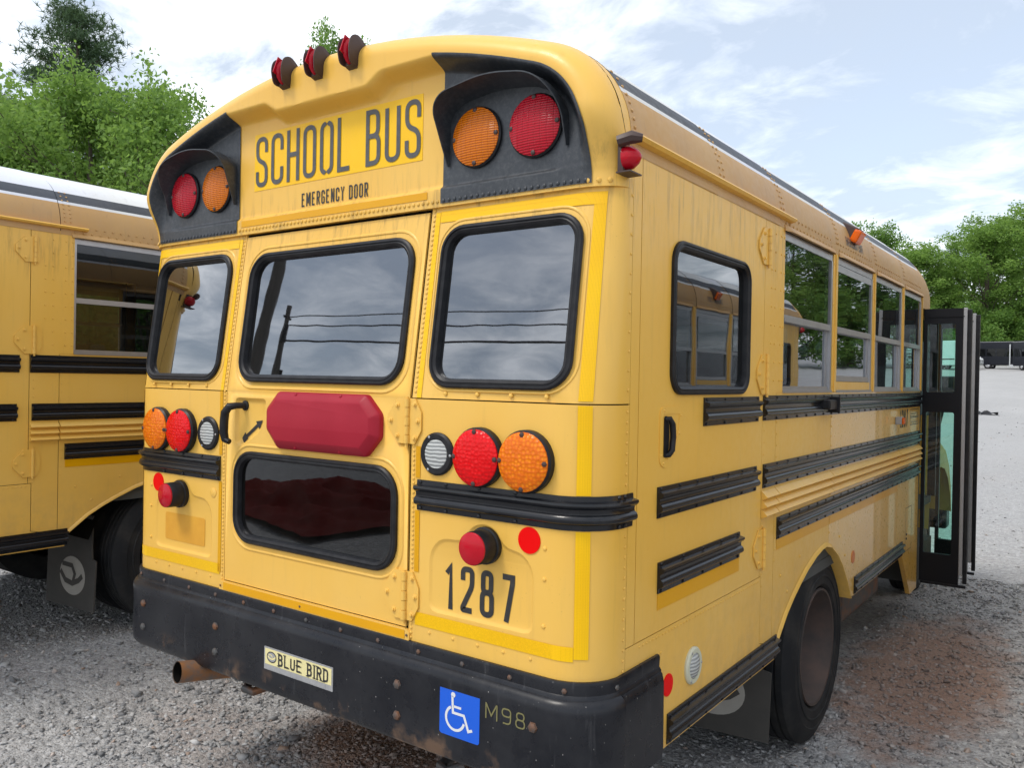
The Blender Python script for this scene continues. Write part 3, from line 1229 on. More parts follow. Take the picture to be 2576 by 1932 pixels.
    mb.loft([low, [Vector((p.x, p.y + 0.025, p.z)) for p in low]], 0, False, False)
    cap = mb.build('rear_roof_cap', 'bus_yellow', root)
    mr = MB()
    for k in range(-25, 26):
        x = k * 0.0216
        mr.rivet((x, cap_y(x, 2.459) - 0.0005, 2.459), RN, 0.007)
    for x in (1.125, 1.155, 1.185):
        for sg in (1, -1):
            mr.rivet((sg * x, cap_y(x, 2.457), 2.457), (sg * 0.7, -0.7, 0), 0.009)
    mr.build('rivets', 'bus_yellow', cap, None, 'stuff')
    # black lamp fields
    for sg in (1, -1):
        mb = MB()
        cols = []
        nxx, nzz = 64, 110
        for i in range(nxx + 1):
            w = i / nxx
            w = 0.5 * w + 0.5 * math.sin(w * PI / 2)
            x = 0.556 + (1.136 - 0.556) * w
            # top of the field: a fixed inset from the roof section
            lo, hi = 2.45, zsec(x)
            for _ in range(26):
                mid = (lo + hi) / 2
                if dsec(x, mid) > 0.083:
                    lo = mid
                else:
                    hi = mid
            zt = min(lo, 2.936)
            zt = max(zt, 2.452)
            cols.append([Vector((sg * x, cap_y(x, 2.450 + (zt - 2.450) * j / nzz) - 0.0040, 2.450 + (zt - 2.450) * j / nzz)) for j in range(nzz + 1)])
        mb.loft(cols, 0, False, True)
        fld = mb.build('lamp_field', 'black_panel', cap)
        mr = MB()
        for k in range(24):
            x = 0.570 + k * 0.0238
            mr.rivet((sg * x, cap_y(x, 2.459) - 0.0042, 2.459), RN, 0.007)
        mr.build('rivets', 'black_panel', cap, None, 'stuff')
        # visor over the two lamps
        mb = MB()
        base = round_path([(0.586, 2.570), (0.586, 2.735), (0.640, 2.772), (0.800, 2.790), (0.960, 2.768), (1.035, 2.700), (1.046, 2.570)], 0.06, False, 6)
        n = len(base)
        ln = [0.0]
        for i in range(1, n):
            ln.append(ln[-1] + (Vector(base[i]) - Vector(base[i - 1])).length)
        R_in, R_lip, R_lip2, R_out = [], [], [], []
        for i, (x, z) in enumerate(base):
            t = ln[i] / ln[-1]
            prot = 0.092 * sstep(0.0, 0.30, t) * sstep(1.0, 0.72, t) + 0.012
            cx, cz = 0.815, 2.62
            d = Vector((x - cx, z - cz)).normalized()
            fl = 0.18 * prot
            yb = cap_y(x, z) - 0.001
            R_in.append(Vector((sg * x, yb, z)))
            R_lip.append(Vector((sg * (x + d.x * fl), yb - prot, z + d.y * fl)))
            R_lip2.append(Vector((sg * (x + d.x * (fl + 0.004)), yb - prot, z + d.y * (fl + 0.004))))
            R_out.append(Vector((sg * (x + d.x * 0.012), yb, z + d.y * 0.012)))
        mid_i = [a.lerp(b, 0.5) + Vector((0, 0, 0.006)) for a, b in zip(R_in, R_lip)]
        mid_o = [a.lerp(b, 0.5) + Vector((0, 0, 0.008)) for a, b in zip(R_out, R_lip2)]
        mb.loft([R_in, mid_i, R_lip, R_lip2, mid_o, R_out], 0, False, True)
        mb.build('lamp_visor', 'black_panel', cap)
        for x, mt, nm in ((0.703, 'lens_amber_ribs', 'amber_warning_lamp'), (0.934, 'lens_red_ribs', 'red_warning_lamp')):
            disc_lamp(root, nm, (sg * x, cap_y(x, 2.65) - 0.001, 2.650), RN, 0.094, mt, 0.022, 0.005, 'rubber', 0.012)
        # side marker high on the corner
    mb = MB()
    mb.bbox(1.212, 1.232, 0.090, 0.140, 2.470, 2.560, 0.005)
    mb.tube([(1.222, 0.075, 2.557), (1.262, 0.085, 2.566), (1.288, 0.10, 2.563)], [0.018, 0.020, 0.012], 8)
    mb.box(1.215, 1.262, 0.078, 0.150, 2.468, 2.472)
    sm = mb.build('side_marker_lamp', 'lamp_brown', root)
    ml = MB()
    ml.lathe([(0.036, 0.0), (0.034, 0.018), (0.022, 0.036), (0.008, 0.046), (0, 0.047)], (1.230, 0.112, 2.516), SN, 18)
    ml.build('lens', 'lens_red_plain', sm)
    # lettering
    yb = cap_y(0, 2.72)

    def CP(u, v, off=0.0):
        return Vector((u, cap_y(u, v, 0.3) - off, v))
    mb = MB()
    mb.panel([(-0.462, 2.613), (0.458, 2.613), (0.458, 2.842), (-0.462, 2.842)], [], lambda u, v, of=0: Vector((u, yb - of, v)), 0, 0.001, None, 0.0015)
    dec = mb.build('lettering_sheet', 'tape_yellow', cap)
    mb = MB()
    text(mb, 'SCHOOL BUS', -0.452, 2.626, 0.450, 0.203, 0.0180, lambda u, v, of=0: Vector((u, yb - of, v)), 0.0035, 0.30, 0, 0.42)
    mb.build('lettering', 'decal_grey', cap, 'grey words SCHOOL BUS')
    mb = MB()
    text(mb, 'EMERGENCY DOOR', -0.168, 2.519, 0.196, 0.052, 0.0058, lambda u, v, of=0: Vector((u, yb - of, v)), 0.002, 0.42, 0, 0.5)
    mb.build('lettering', 'decal_black', cap, 'small black words EMERGENCY DOOR')
    mb = MB()
    mb.panel([(-0.527, 2.471), (0.494, 2.471), (0.494, 2.496), (-0.527, 2.496)], [], lambda u, v, of=0: Vector((u, cap_y(u, 2.48, 0.3) - of, v)), 0, 0.001, None, 0.0018)
    mb.build('reflective_tape', 'tape_amber', cap)
    # three red lamps on top of the cap
    for x in (-0.183, 0.0, 0.183):
        mb = MB()
        z0 = 2.985
        y0 = cap_y(x, z0)
        tilt = Matrix.Translation(Vector((x, y0 - 0.004, z0 + 0.030))) @ Matrix.Rotation(math.radians(-20), 4, 'X')
        prof = round_path([(0.050, -0.020), (0.012, -0.050), (-0.020, -0.058), (-0.048, -0.010), (-0.050, 0.034), (-0.016, 0.060), (0.030, 0.048), (0.058, 0.010)], 0.02, True, 3)
        n_ = len(prof)
        for sx_ in (-1, 1):
            flare = [(0.019 + 0.16 * max(0.0, -p[0])) for p in prof]
            a = [tilt @ Vector((sx_ * f_, p[0], p[1])) for p, f_ in zip(prof, flare)]
            b = [tilt @ Vector((sx_ * (f_ + 0.004), p[0], p[1])) for p, f_ in zip(prof, flare)]
            mb.add(a, (tuple(range(n_)),))
            mb.add(b, (tuple(range(n_)),))
            mb.loft([a, b], 0, True, False)
        mb.box(-0.022, 0.022, 0.0, 0.050, -0.052, 0.030, 0, tilt)
        o = mb.build('clearance_lamp', 'lamp_brown', root)
        ml = MB()
        rings_ = []
        for k in range(9):
            th = PI * k / 8
            rr_ = math.sin(th)
            hz_ = math.cos(th)
            rings_.append([tilt @ Vector((0.0165 * rr_ * math.cos(a_ * PI / 6), 0.004 + 0.052 * rr_ * math.sin(a_ * PI / 6) * (1.0 if math.sin(a_ * PI / 6) < 0 else 0.3), 0.002 + 0.052 * hz_)) for a_ in range(12)])
        ml.loft(rings_, 0, True, True)
        ml.box(-0.002, 0.002, -0.054, 0.0, -0.030, 0.036, 0, tilt)
        ml.build('lens', 'lens_red_plain', o)

    # ---- roof sheets between the bows
    ys = [0.155, 0.823, 1.511, 2.391, 3.265, 4.12, 4.84]
    zl = [2.735, 2.752, 2.812]

    def sec_dense():
        pts = []
        for (x0, z0), (x1, z1) in zip(SECT[:-1], SECT[1:]):
            pts.append((x0, z0))
            cuts = [z for z in zl if min(z0, z1) < z < max(z0, z1)]
            cuts.sort(reverse=z0 > z1)
            for z in cuts:
                t = (z - z0) / (z1 - z0)
                pts.append((x0 + (x1 - x0) * t, z))
        pts.append(SECT[-1])
        return pts
    SD_ = [p for p in sec_dense()]
    first = [i for i, p in enumerate(SD_) if p[1] > 2.545]
    SD_ = [(1.22, 2.545)] + [SD_[i] for i in first] + [(-1.22, 2.545)]

    def sect_norm(i):
        a = Vector(SD_[max(i - 1, 0)])
        b = Vector(SD_[min(i + 1, len(SD_) - 1)])
        t = (b - a).normalized()
        return Vector((t.y, -t.x))
    for k in range(len(ys) - 1):
        mb = MB()
        y0, y1 = ys[k], ys[k + 1]
        lapo = 0.0025
        ring0, ring1, ring2 = [], [], []
        for i, (x, z) in enumerate(SD_):
            nn = sect_norm(i)
            ring0.append(Vector((x + nn.x * 0.001, y0 + 0.003, z + nn.y * 0.001)))
            ring1.append(Vector((x + nn.x * (0.001 + lapo), y1 - 0.002, z + nn.y * (0.001 + lapo))))
            ring2.append(Vector((x - nn.x * 0.006, y1 + 0.004, z - nn.y * 0.006)))
        for i in range(len(SD_) - 1):
            zm = (SD_[i][1] + SD_[i + 1][1]) / 2
            mi = 0 if zm < zl[0] else (1 if zm < zl[1] else (2 if zm < zl[2] else 1))
            mb.add([ring0[i], ring0[i + 1], ring1[i + 1], ring1[i]], ((0, 1, 2, 3),), mi, True)
            mb.add([ring1[i], ring1[i + 1], ring2[i + 1], ring2[i]], ((0, 1, 2, 3),), 3, False)
        rp = mb.build('roof_sheet', ['roof_yellow', 'roof_white', 'stripe_black', 'dark_gap'], root)
        mr = MB()
        for sg in (1, -1):
            for t in range(9):
                zr = 2.60 + t * 0.026
                xr = 1.22 if zr < 2.58 else 0.88 + math.sqrt(max(0, 0.34 ** 2 - (zr - 2.58) ** 2))
                nr = Vector((max(0.05, xr - 0.88), 0, max(0.0, zr - 2.58))).normalized()
                for dy in ((0.028, 0.062) if k else (0.030,)):
                    mr.rivet((sg * xr + sg * nr.x * 0.002, y0 + dy, zr + nr.z * 0.002), (sg * nr.x, 0, nr.z), 0.006)
            if k >= 2:
                nn_ = int((y1 - y0 - 0.08) / 0.052)
                for t in range(nn_):
                    yy = y0 + 0.06 + t * 0.052
                    mr.rivet((sg * 1.2225, yy, 2.585 + 0.016), (sg, 0, 0), 0.0065)
                    mr.rivet((sg * 1.2225, yy + 0.026, 2.585 - 0.016), (sg, 0, 0), 0.0065)
        mr.build('rivets', 'roof_yellow', rp, None, 'stuff')
    # bow under-skin
    mb = MB()
    mb.loft([[Vector((x * 0.985, y, z - 0.022)) for x, z in SECT] for y in (0.14, 4.84)], 0, False, True)
    mb.build('ceiling', 'interior', root)
    # eave lip over the windows, gutter over the lift door
    for sg in (1, -1):
        for k in range(4):
            mb = MB()
            y0, y1 = [(1.58, 2.385), (2.47, 3.258), (3.34, 4.112), (4.205, 4.835)][k]
            pr = [(0.0, 0.030), (0.012, 0.022), (0.022, 0.004), (0.022, 0.0), (0.004, 0.002), (0.0, 0.006)]
            fr = []
            for yy, sc in ((y0, 0.35), (y0 + 0.05, 1.0), (y1 - 0.05, 1.0), (y1, 0.35)):
                fr.append(lambda o, h, yy=yy, sc=sc, sg=sg: Vector((sg * (1.2205 + o * sc), yy, 2.534 + h)))
            mb.sweep(pr, fr)
            mb.build('eave_lip', 'roof_yellow', root)
        mb = MB()
        mb.sweep([(0.0, 0.0), (0.022, 0.004), (0.030, 0.014), (0.026, 0.020), (0.020, 0.010), (0.0, 0.012)], [(lambda o, h, yy=yy, sg=sg: Vector((sg * (1.221 + o), yy, 2.578 + h))) for yy in (0.150, 1.668)])
        mb.build('gutter', 'bus_yellow', root)

    # ---- right side: lift door, posts, windows, belt panels
    for sg, mp in ((1, SDR), (-1, SDL)):
        nv = Vector((sg, 0, 0))
        # narrow panel between corner and lift door
        mb = MB()
        mb.panel([(0.182, 1.064), (0.236, 1.064), (0.236, 2.57), (0.182, 2.57)], [], mp)
        mb.build('side_post', 'bus_yellow', root)
        mb = MB()
        mb.panel([(0.240, 1.064), (1.345, 1.064), (1.345, 2.567), (0.240, 2.567)], [rrect(0.457, 1.154, 1.829, 2.331, 0.075)], mp)
        ld = mb.build('lift_door' if sg > 0 else 'side_panel', 'bus_yellow', root)
        window(root, 'lift_door_window' if sg > 0 else 'side_door_window', mp, 0.452, 1.159, 1.824, 2.336, 0.078, 'glass_side')
        side_rail(root, mp, 0.733, 1.292, 1.712, hh=0.101)
        side_rail(root, mp, 0.376, 1.280, 1.430)
        side_rail(root, mp, 0.389, 1.105, 1.187)
        flat(root, 'reflective_tape', 'tape_amber', [(0.391, 1.133), (1.107, 1.133), (1.107, 1.185), (0.391, 1.185)], mp, 0.0018)
        if sg > 0:
            for v0, v1 in ((2.357, 2.506), (1.822, 1.985), (1.102, 1.262)):
                hinge(ld, mp, nv, 1.356, v0, v1, 0.095, 0.055, False)
            # recessed pull handle
            pan = round_path([(0.384, 1.600), (0.440, 1.584), (0.520, 1.640), (0.553, 1.720), (0.553, 1.786), (0.384, 1.786)], 0.03, True, 4)
            mb = MB()
            mb.panel(pan, [offset_loop(pan, 0.024)], mp, 0, 0.003, None, 0.003)
            inn = offset_loop(pan, 0.024)
            mb.panel(inn, [], mp, 0, 0, None, 0.0012)
            for t in range(0, len(pan), 5):
                q = offset_loop(pan, 0.012)[t]
                mb.rivet(mp(q[0], q[1], 0.003), nv, 0.005)
            hd = mb.build('handle_pan', 'bus_yellow', ld)
            mb = MB()
            mb.tube([mp(0.428, 1.746, 0.000), mp(0.436, 1.748, 0.012), mp(0.449, 1.730, 0.016), mp(0.455, 1.69, 0.016), mp(0.450, 1.645, 0.015), mp(0.438, 1.630, 0.010), mp(0.432, 1.628, 0.000)], [0.008, 0.009, 0.010, 0.010, 0.010, 0.009, 0.008], 10)
            mb.panel(round_path([(0.412, 1.622), (0.440, 1.622), (0.452, 1.66), (0.452, 1.73), (0.440, 1.756), (0.412, 1.756)], 0.008, True, 2), [], mp, 0, 0, None, 0.0035)
            mb.build('door_handle', 'rubber', ld)
        # panel under the door with its rivet row
        mb = MB()
        mb.panel([(0.182, 0.955), (0.395, 0.955), (0.395, 0.665), (1.56, 0.665), (1.56, 0.735), (1.363, 0.78), (1.363, 1.061), (0.182, 1.061)], [], mp)
        sp = mb.build('skirt_panel', 'bus_yellow', root)
        mr = MB()
        for t in range(46):
            mr.rivet(mp(0.275 + t * 0.0235, 1.0465 if t * 0 == 0 else 0, 0.0005), nv, 0.005)
        for t in range(7):
            mr.rivet(mp(0.425, 0.69 + t * 0.05, 0.0005), nv, 0.006)
        mr.build('rivets', 'bus_yellow', sp, None, 'stuff')
        # hinge column
        mb = MB()
        mb.panel([(1.367, 0.782), (1.515, 0.748), (1.515, 1.825), (1.598, 1.825), (1.598, 2.565), (1.349, 2.565), (1.349, 1.0645), (1.367, 1.0645)], [], mp)
        hc = mb.build('hinge_post', 'bus_yellow', root)
        mr = MB()
        for t in range(9):
            for yy in (1.43, 1.475, 1.548, 1.588):
                if not (yy < 1.47 and t in (7, 8, 0, 1)):
                    mr.rivet(mp(yy, 1.88 + t * 0.078, 0.0005), nv, 0.0055)
        for t in range(16):
            mr.rivet(mp(1.372, 1.02 + t * 0.050, 0.0005), nv, 0.005)
        mr.build('rivets', 'bus_yellow', hc, None, 'stuff')
        # belt and wheel-arch panels
        arch = [(1.575, 0.74), (1.70, 0.835), (1.79, 0.885), (1.876, 0.925), (2.0, 0.975), (2.148, 1.018), (2.25, 1.036), (2.32, 1.04), (2.42, 1.02), (2.55, 0.955), (2.64, 0.888), (2.74, 0.79), (2.80, 0.72), (2.841, 0.668)]
        mb = MB()
        mb.panel([(1.519, 0.745)] + arch[:7] + [(2.383, 1.032), (2.383, 1.828), (1.519, 1.828)], [], mp)
        bp1 = mb.build('belt_panel', 'bus_yellow', root)
        mb = MB()
        mb.panel([(2.387, 1.031)] + arch[8:] + [(2.92, 0.668), (2.92, 0.665), (4.078, 0.665), (4.078, 1.828), (2.387, 1.828)], [], mp)
        mb.build('belt_panel', 'bus_yellow_gloss', root)
        mb = MB()
        mb.panel([(4.082, 0.665), (4.29, 0.665), (4.60, 0.335), (4.845, 0.335), (4.845, 1.828), (4.082, 1.828)], [], mp, 0, 0.03)
        mb.build('belt_panel', 'bus_yellow_gloss', root)
        # rolled lip round the arch
        mb = MB()
        pth = []
        for i, (yy, z) in enumerate(arch):
            cy, cz = 2.28, 0.55
            d = Vector((yy - cy, z - cz)).normalized()
            pth.append(lambda o, h, yy=yy, z=z, d=d: mp(yy + d.x * h, z + d.y * h, o))
        mb.sweep([(0.001, 0.020), (0.010, 0.010), (0.012, 0.0), (0.006, -0.004), (-0.10, -0.004), (-0.10, 0.004), (0.0, 0.004)], pth, 0, True, False, True)
        mb.build('arch_lip', 'bus_yellow', root)
        mr = MB()
        for t in range(14):
            z = 1.10 + t * 0.05
            mr.rivet(mp(1.530, z, 0.0005), nv, 0.005)
            mr.rivet(mp(2.398, z, 0.0005), nv, 0.005)
        for yy, z in ((1.72, 0.93), (1.62, 1.02), (1.90, 1.06), (2.60, 1.05), (2.72, 0.93)):
            mr.rivet(mp(yy, z, 0.0005), nv, 0.008)
        mr.build('rivets', 'bus_yellow', bp1, None, 'stuff')
        liner.panel([(0.19, 0.7), (1.40, 0.7), (1.40, 1.05), (0.19, 1.05)], [], mp, 0, 0, None, -0.012)
        liner.panel([(0.17, 1.04), (0.26, 1.04), (0.26, 2.56), (0.17, 2.56)], [], mp, 0, 0, None, -0.012)
        liner.panel([(1.33, 1.04), (1.37, 1.04), (1.37, 2.56), (1.33, 2.56)], [], mp, 0, 0, None, -0.012)
        liner.panel([(0.2, 2.55), (1.60, 2.55), (1.60, 2.60), (0.2, 2.60)], [], mp, 0, 0, None, -0.014)
        for yy in (1.517, 2.385, 4.08):
            liner.panel([(yy - 0.012, 1.06), (yy + 0.012, 1.06), (yy + 0.012, 1.82), (yy - 0.012, 1.82)], [], mp, 0, 0, None, -0.012)
        side_rail(root, mp, 1.350, 4.838, 1.712, n=4, hh=0.104)
        side_rail(root, mp, 1.362, 4.828, 1.430, n=4)
        side_rail(root, mp, 1.552, 4.808, 1.190, n=4, hh=0.096)
        side_rail(root, mp, 0.480, 1.575, 0.672, name='skirt_rail')
        side_rail(root, mp, 2.932, 4.280, 0.672, name='skirt_rail')
        # pressed yellow ribs between the rails, in three lengths
        for y0, y1 in ((1.352, 1.512), (1.519, 2.384), (2.390, 4.076), (4.084, 4.846)):
            mb = MB()
            pr = [(0.0, 0.0)]
            for k in range(3):
                z0 = 0.003 + k * 0.038
                pr += [(0.002, z0), (0.024, z0 + 0.009), (0.026, z0 + 0.012), (0.003, z0 + 0.036)]
            pr += [(0.0, 0.118)]
            mb.sweep(pr, [(lambda o, h, yy=yy, mp=mp: mp(yy, 1.303 + h, 0.001 + o)) for yy in (y0, y1)])
            mb.build('pressed_rib', 'bus_yellow', root)
        for y0, y1 in ((1.556, 2.381), (2.390, 4.075)):
            flat(root, 'reflective_tape', 'tape_amber', [(y0, 1.143), (y1, 1.143), (y1, 1.189), (y0, 1.189)], mp, 0.0018)
        # window posts and sashes
        for y0, y1 in ((2.378, 2.470), (3.252, 3.338), (4.115, 4.200), (4.832, 4.870)):
            mb = MB()
            mb.panel([(y0, 1.826), (y1, 1.826), (y1, 2.56), (y0, 2.56)], [], mp, 0, 0.05)
            bm_ = (y0 + y1) / 2
            mb.box(sg * (HW), sg * (HW + 0.006), bm_ - 0.012, bm_ + 0.012, 1.828, 2.54)
            for t in range(7):
                mb.rivet(mp(y0 + 0.015, 1.86 + t * 0.105, 0.0), nv, 0.0055)
            mb.build('window_post', 'bus_yellow', root)
        for wi, (y0, y1) in enumerate(((1.600, 2.376), (2.472, 3.250), (3.340, 4.113), (4.202, 4.830))):
            lift = 0.046 if wi == 1 else 0.0
            drop = 0.030 if wi == 1 else 0.0
            mb = MB()

            def bar(a0, a1, b0, b1, o0, o1):
                p = [mp(a, b, o) for a in (a0, a1) for b in (b0, b1) for o in (o0, o1)]
                mb.add(p, ((0, 1, 3, 2), (4, 6, 7, 5), (0, 4, 5, 1), (2, 3, 7, 6), (0, 2, 6, 4), (1, 5, 7, 3)))
            bar(y0, y1, 2.500, 2.538, -0.030, -0.004)
            bar(y0, y1, 1.826, 1.838, -0.030, 0.004)
            bar(y0, y0 + 0.012, 1.838, 2.500, -0.030, -0.004)
            bar(y1 - 0.022, y1, 1.838, 2.500, -0.030, -0.002)
            bar(y0 + 0.012, y1 - 0.022, 2.140, 2.158, -0.022, 0.000)
            bar(y0 + 0.012, y1 - 0.022, 2.158, 2.172, -0.022, -0.005)
            if drop:
                bar(y0 + 0.012, y1 - 0.022, 2.462, 2.498, -0.020, -0.006)
            bar(y1 - 0.060, y1 - 0.022, 1.838 + lift, 2.140, -0.030, -0.016)
            bar(y0 + 0.012, y1 - 0.022, 1.838 + lift, 1.856 + lift + (0.012 if lift else 0), -0.030, -0.010)
            fr_ = mb.build('side_window', 'aluminium', root)
            mg = MB()
            mg.panel([(y0 + 0.012, 2.172), (y1 - 0.060, 2.172), (y1 - 0.060, 2.500 - drop), (y0 + 0.012, 2.500 - drop)], [], mp, 0, 0.004, None, -0.008)
            mg.build('pane', 'glass_side', fr_)
            mg = MB()
            mg.panel([(y0 + 0.012, 1.856 + lift), (y1 - 0.060, 1.856 + lift), (y1 - 0.060, 2.140), (y0 + 0.012, 2.140)], [], mp, 0, 0.004, None, -0.022)
            mg.build('pane', 'glass_side', fr_)
            mk = MB()
            mk.panel([(y1 - 0.062, 2.172), (y1 - 0.022, 2.172), (y1 - 0.022, 2.500), (y1 - 0.062, 2.500)], [], mp, 0, 0.004, None, -0.024)
            mk.build('seal', 'rubber', fr_)
            if lift:
                flat(root, 'window_sill', 'bus_yellow', [(y0 + 0.005, 1.838), (y1 - 0.005, 1.838), (y1 - 0.005, 1.882), (y0 + 0.005, 1.882)], mp, -0.004, 0.02)
        # small things on the side
        if sg > 0:
            flat(root, 'reflector', 'reflector_red', [(0.482 + 0.037 * math.cos(a * PI / 14), 0.868 + 0.037 * math.sin(a * PI / 14)) for a in range(28)], mp, 0.003, 0.003)
            flat(root, 'reflector', 'reflector_faded', [(2.90 + 0.036 * math.cos(a * PI / 14), 0.890 + 0.036 * math.sin(a * PI / 14)) for a in range(28)], mp, 0.003, 0.003)
            disc_lamp(root, 'lift_lamp', mp(0.678, 0.880), nv, 0.045, 'lens_clear', 0.012, 0, 'lamp_cream', 0.010, 3, 0.020)
            mb = MB()
            mb.bbox(1.222, 1.275, 2.16, 2.30, 1.742, 1.790, 0.008)
            mb.bbox(1.222, 1.262, 2.31, 2.40, 1.745, 1.788, 0.006)
            mb.box(1.222, 1.285, 2.30, 2.31, 1.725, 1.805)
            mb.build('side_sensor', 'rubber', root)
            mb = MB()
            mb.bbox(1.221, 1.262, 3.955, 4.015, 1.605, 1.655, 0.005)
            o = mb.build('side_turn_lamp', 'plate_silver', root)
            mb = MB()
            mb.bbox(1.262, 1.276, 3.960, 4.010, 1.608, 1.652, 0.005)
            mb.build('lens', 'lens_orange_plain', o)
            mb = MB()
            text(mb, '1287', 4.115, 1.575, 4.385, 0.125, 0.020, mp, 0.0018, 0.42)
            mb.build('number_decal', 'decal_black', root, 'black number 1287')
            mb = MB()
            for z0 in (1.585, 1.645):
                stroke(mb, [(4.475, z0), (4.79, z0), (4.79, z0 + 0.05), (4.475, z0 + 0.05)], 0.005, mp, 0.0018, 0, True)
                for t in range(9):
                    stroke(mb, [(4.50 + t * 0.031, z0 + 0.016), (4.522 + t * 0.031, z0 + 0.016)], 0.004, mp, 0.0018)
                    stroke(mb, [(4.50 + t * 0.031, z0 + 0.012), (4.50 + t * 0.031, z0 + 0.038)], 0.004, mp, 0.0018)
            mb.build('notice_decal', 'decal_black', root)
            mb = MB()
            stroke(mb, [(4.39, 0.68), (4.60, 0.68), (4.60, 0.99), (4.39, 0.99)], 0.004, mp, 0.0012, 0, True)
            mb.rivet(mp(4.42, 0.80, 0), nv, 0.010)
            mb.rivet(mp(4.42, 0.77, 0), nv, 0.010)
            mb.build('fuel_hatch_outline', 'decal_black', root)
            # emergency exit wording above the second window
            mb = MB()

            def RFS(u, v, of=0.0):
                xr = 0.88 + math.sqrt(max(0, 0.34 ** 2 - (v - 2.58) ** 2))
                return Vector((xr + 0.003 + of, u, v + 0.001))
            text(mb, 'EMERGENCY EXIT', 2.620, 2.618, 2.990, 0.048, 0.007, RFS, 0.002, 0.42, 0, 0.5)
            mb.build('lettering', 'decal_grey', root, 'faded words EMERGENCY EXIT')
            mb = MB()
            mt = Matrix.Translation(Vector((1.185, 2.80, 2.715))) @ Matrix.Rotation(math.radians(28), 4, 'Y') @ Matrix.Diagonal((1.3, 1.25, 1.3, 1))
            mb.bbox(-0.030, 0.045, -0.050, 0.045, -0.035, 0.032, 0.006, 0, mt)
            o = mb.build('side_clearance_lamp', 'lamp_brown', root)
            mb = MB()
            mb.bbox(0.030, 0.062, -0.055, 0.040, -0.030, 0.026, 0.010, 0, mt)
            mb.build('lens', 'lens_orange_plain', o)

    for sg, mp in ((1, SDR), (-1, SDL)):
        mb = MB()
        mb.panel([(0.20, 0.95), (4.84, 0.95), (4.84, 1.822), (0.20, 1.822)], [], mp, 0, 0.004, None, -0.034)
        mb.panel([(0.20, 1.822), (1.59, 1.822), (1.59, 2.50), (0.20, 2.50)], [rrect(0.47, 1.14, 1.842, 2.318, 0.07)], mp, 0, 0.004, None, -0.034)
        mb.build('wall_lining', 'interior', root)

    # ---- bumper
    def bp(s, z, off):
        p = RW(s, min(z, 1.7), off)
        return Vector((p.x, p.y, z))
    ssr = [-(XF + ARC - 0.02)] + [-(XF + ARC * (1 - k / 8)) for k in range(1, 8)] + [-XF + 0.001, -0.6, 0.0, 0.6, XF - 0.001] + [XF + ARC * k / 8 for k in range(1, 8)] + [XF + ARC - 0.02]
    mb = MB()
    lipp = [(0.002, 0.994), (0.010, 0.993), (0.013, 0.985), (0.011, 0.955), (0.018, 0.946), (0.018, 0.938), (0.0, 0.938)]
    sl = [-(XF + ARC + 0.245)] + ssr + [XF + ARC + 0.245]
    mb.sweep(lipp, [(lambda o, h, s=s: bp(s, h, o)) for s in sl], 0, True, False, True)
    mb.build('bumper_flange', 'bumper_black', root)
    mb = MB()
    facep = [(-0.02, 0.946), (0.012, 0.947), (0.026, 0.940), (0.036, 0.925), (0.039, 0.905), (0.036, 0.88), (0.036, 0.70), (0.034, 0.675), (0.024, 0.662), (-0.05, 0.660), (-0.05, 0.668)]
    mb.sweep(facep, [(lambda o, h, s=s: bp(s, h, o)) for s in ssr], 0, True, False, True)
    bump = mb.build('rear_bumper', 'bumper_black', root)
    for sg in (1, -1):
        mb = MB()
        fp = [(-0.02, 0.944), (0.012, 0.945), (0.022, 0.936), (0.028, 0.91), (0.030, 0.70), (0.026, 0.664), (-0.04, 0.660)]
        mb.sweep(fp, [(lambda o, h, s=s, sg=sg: bp(sg * s, h, o)) for s in (XF + ARC - 0.012, XF + ARC + 0.05, XF + ARC + 0.245)], 0, True, False, True)
        mb.build('bumper_end', 'bumper_black', root)
    mb = MB()
    for x in (-1.036, -0.507, 0.496, 1.038):
        for z in (0.852, 0.749):
            if x > 1 and z < 0.8:
                continue
            mb = MB()
            mb.rivet((x, -0.0355, z), RN, 0.017)
            mb.build('bolt', 'steel_dark', bump)
    mb = MB()
    for k in range(13):
        s = -1.1 + k * 0.185
        mb.rivet(bp(s, 0.968, 0.012), RWn(s), 0.009)
    for s in (XF + ARC - 0.03, -(XF + ARC - 0.03)):
        mb.rivet(bp(s, 0.968, 0.012), RWn(s), 0.009)
    mb.build('rivets', 'steel_dark', bump, None, 'stuff')

    def BF(u, v, off=0.0):
        return Vector((u, -0.036 - off, v))
    # maker's plate
    mb = MB()
    mb.panel([(-0.193, 0.753), (0.187, 0.753), (0.187, 0.838), (-0.193, 0.838)], [], BF, 0, 0.003, None, 0.003)
    plate_o = mb.build('name_plate', 'plate_silver', bump)
    mb = MB()
    mb.panel([(-0.187, 0.774), (0.181, 0.774), (0.181, 0.833), (-0.187, 0.833)], [], BF, 0, 0, None, 0.0036)
    mb.build('plate_face', 'plate_cream', bump)
    mb = MB()
    text(mb, 'BLUE BIRD', -0.110, 0.780, 0.165, 0.046, 0.0072, BF, 0.0044, 0.30, 0, 0.6, 1.0)
    stroke(mb, [(-0.148 + 0.026 * math.cos(a * PI / 10), 0.804 + 0.019 * math.sin(a * PI / 10)) for a in range(20)], 0.004, BF, 0.0042, 0, True)
    mb.panel([(-0.148 + 0.026 * math.cos(a * PI / 10), 0.804 + 0.019 * math.sin(a * PI / 10)) for a in range(20)], [], BF, 1, 0, None, 0.0040)
    stroke(mb, [(-0.170, 0.806), (-0.160, 0.799), (-0.145, 0.797), (-0.130, 0.803), (-0.126, 0.809)], 0.006, BF, 0.0046, 2)
    stroke(mb, [(-0.166, 0.812), (-0.150, 0.812), (-0.141, 0.804)], 0.004, BF, 0.0047, 2)
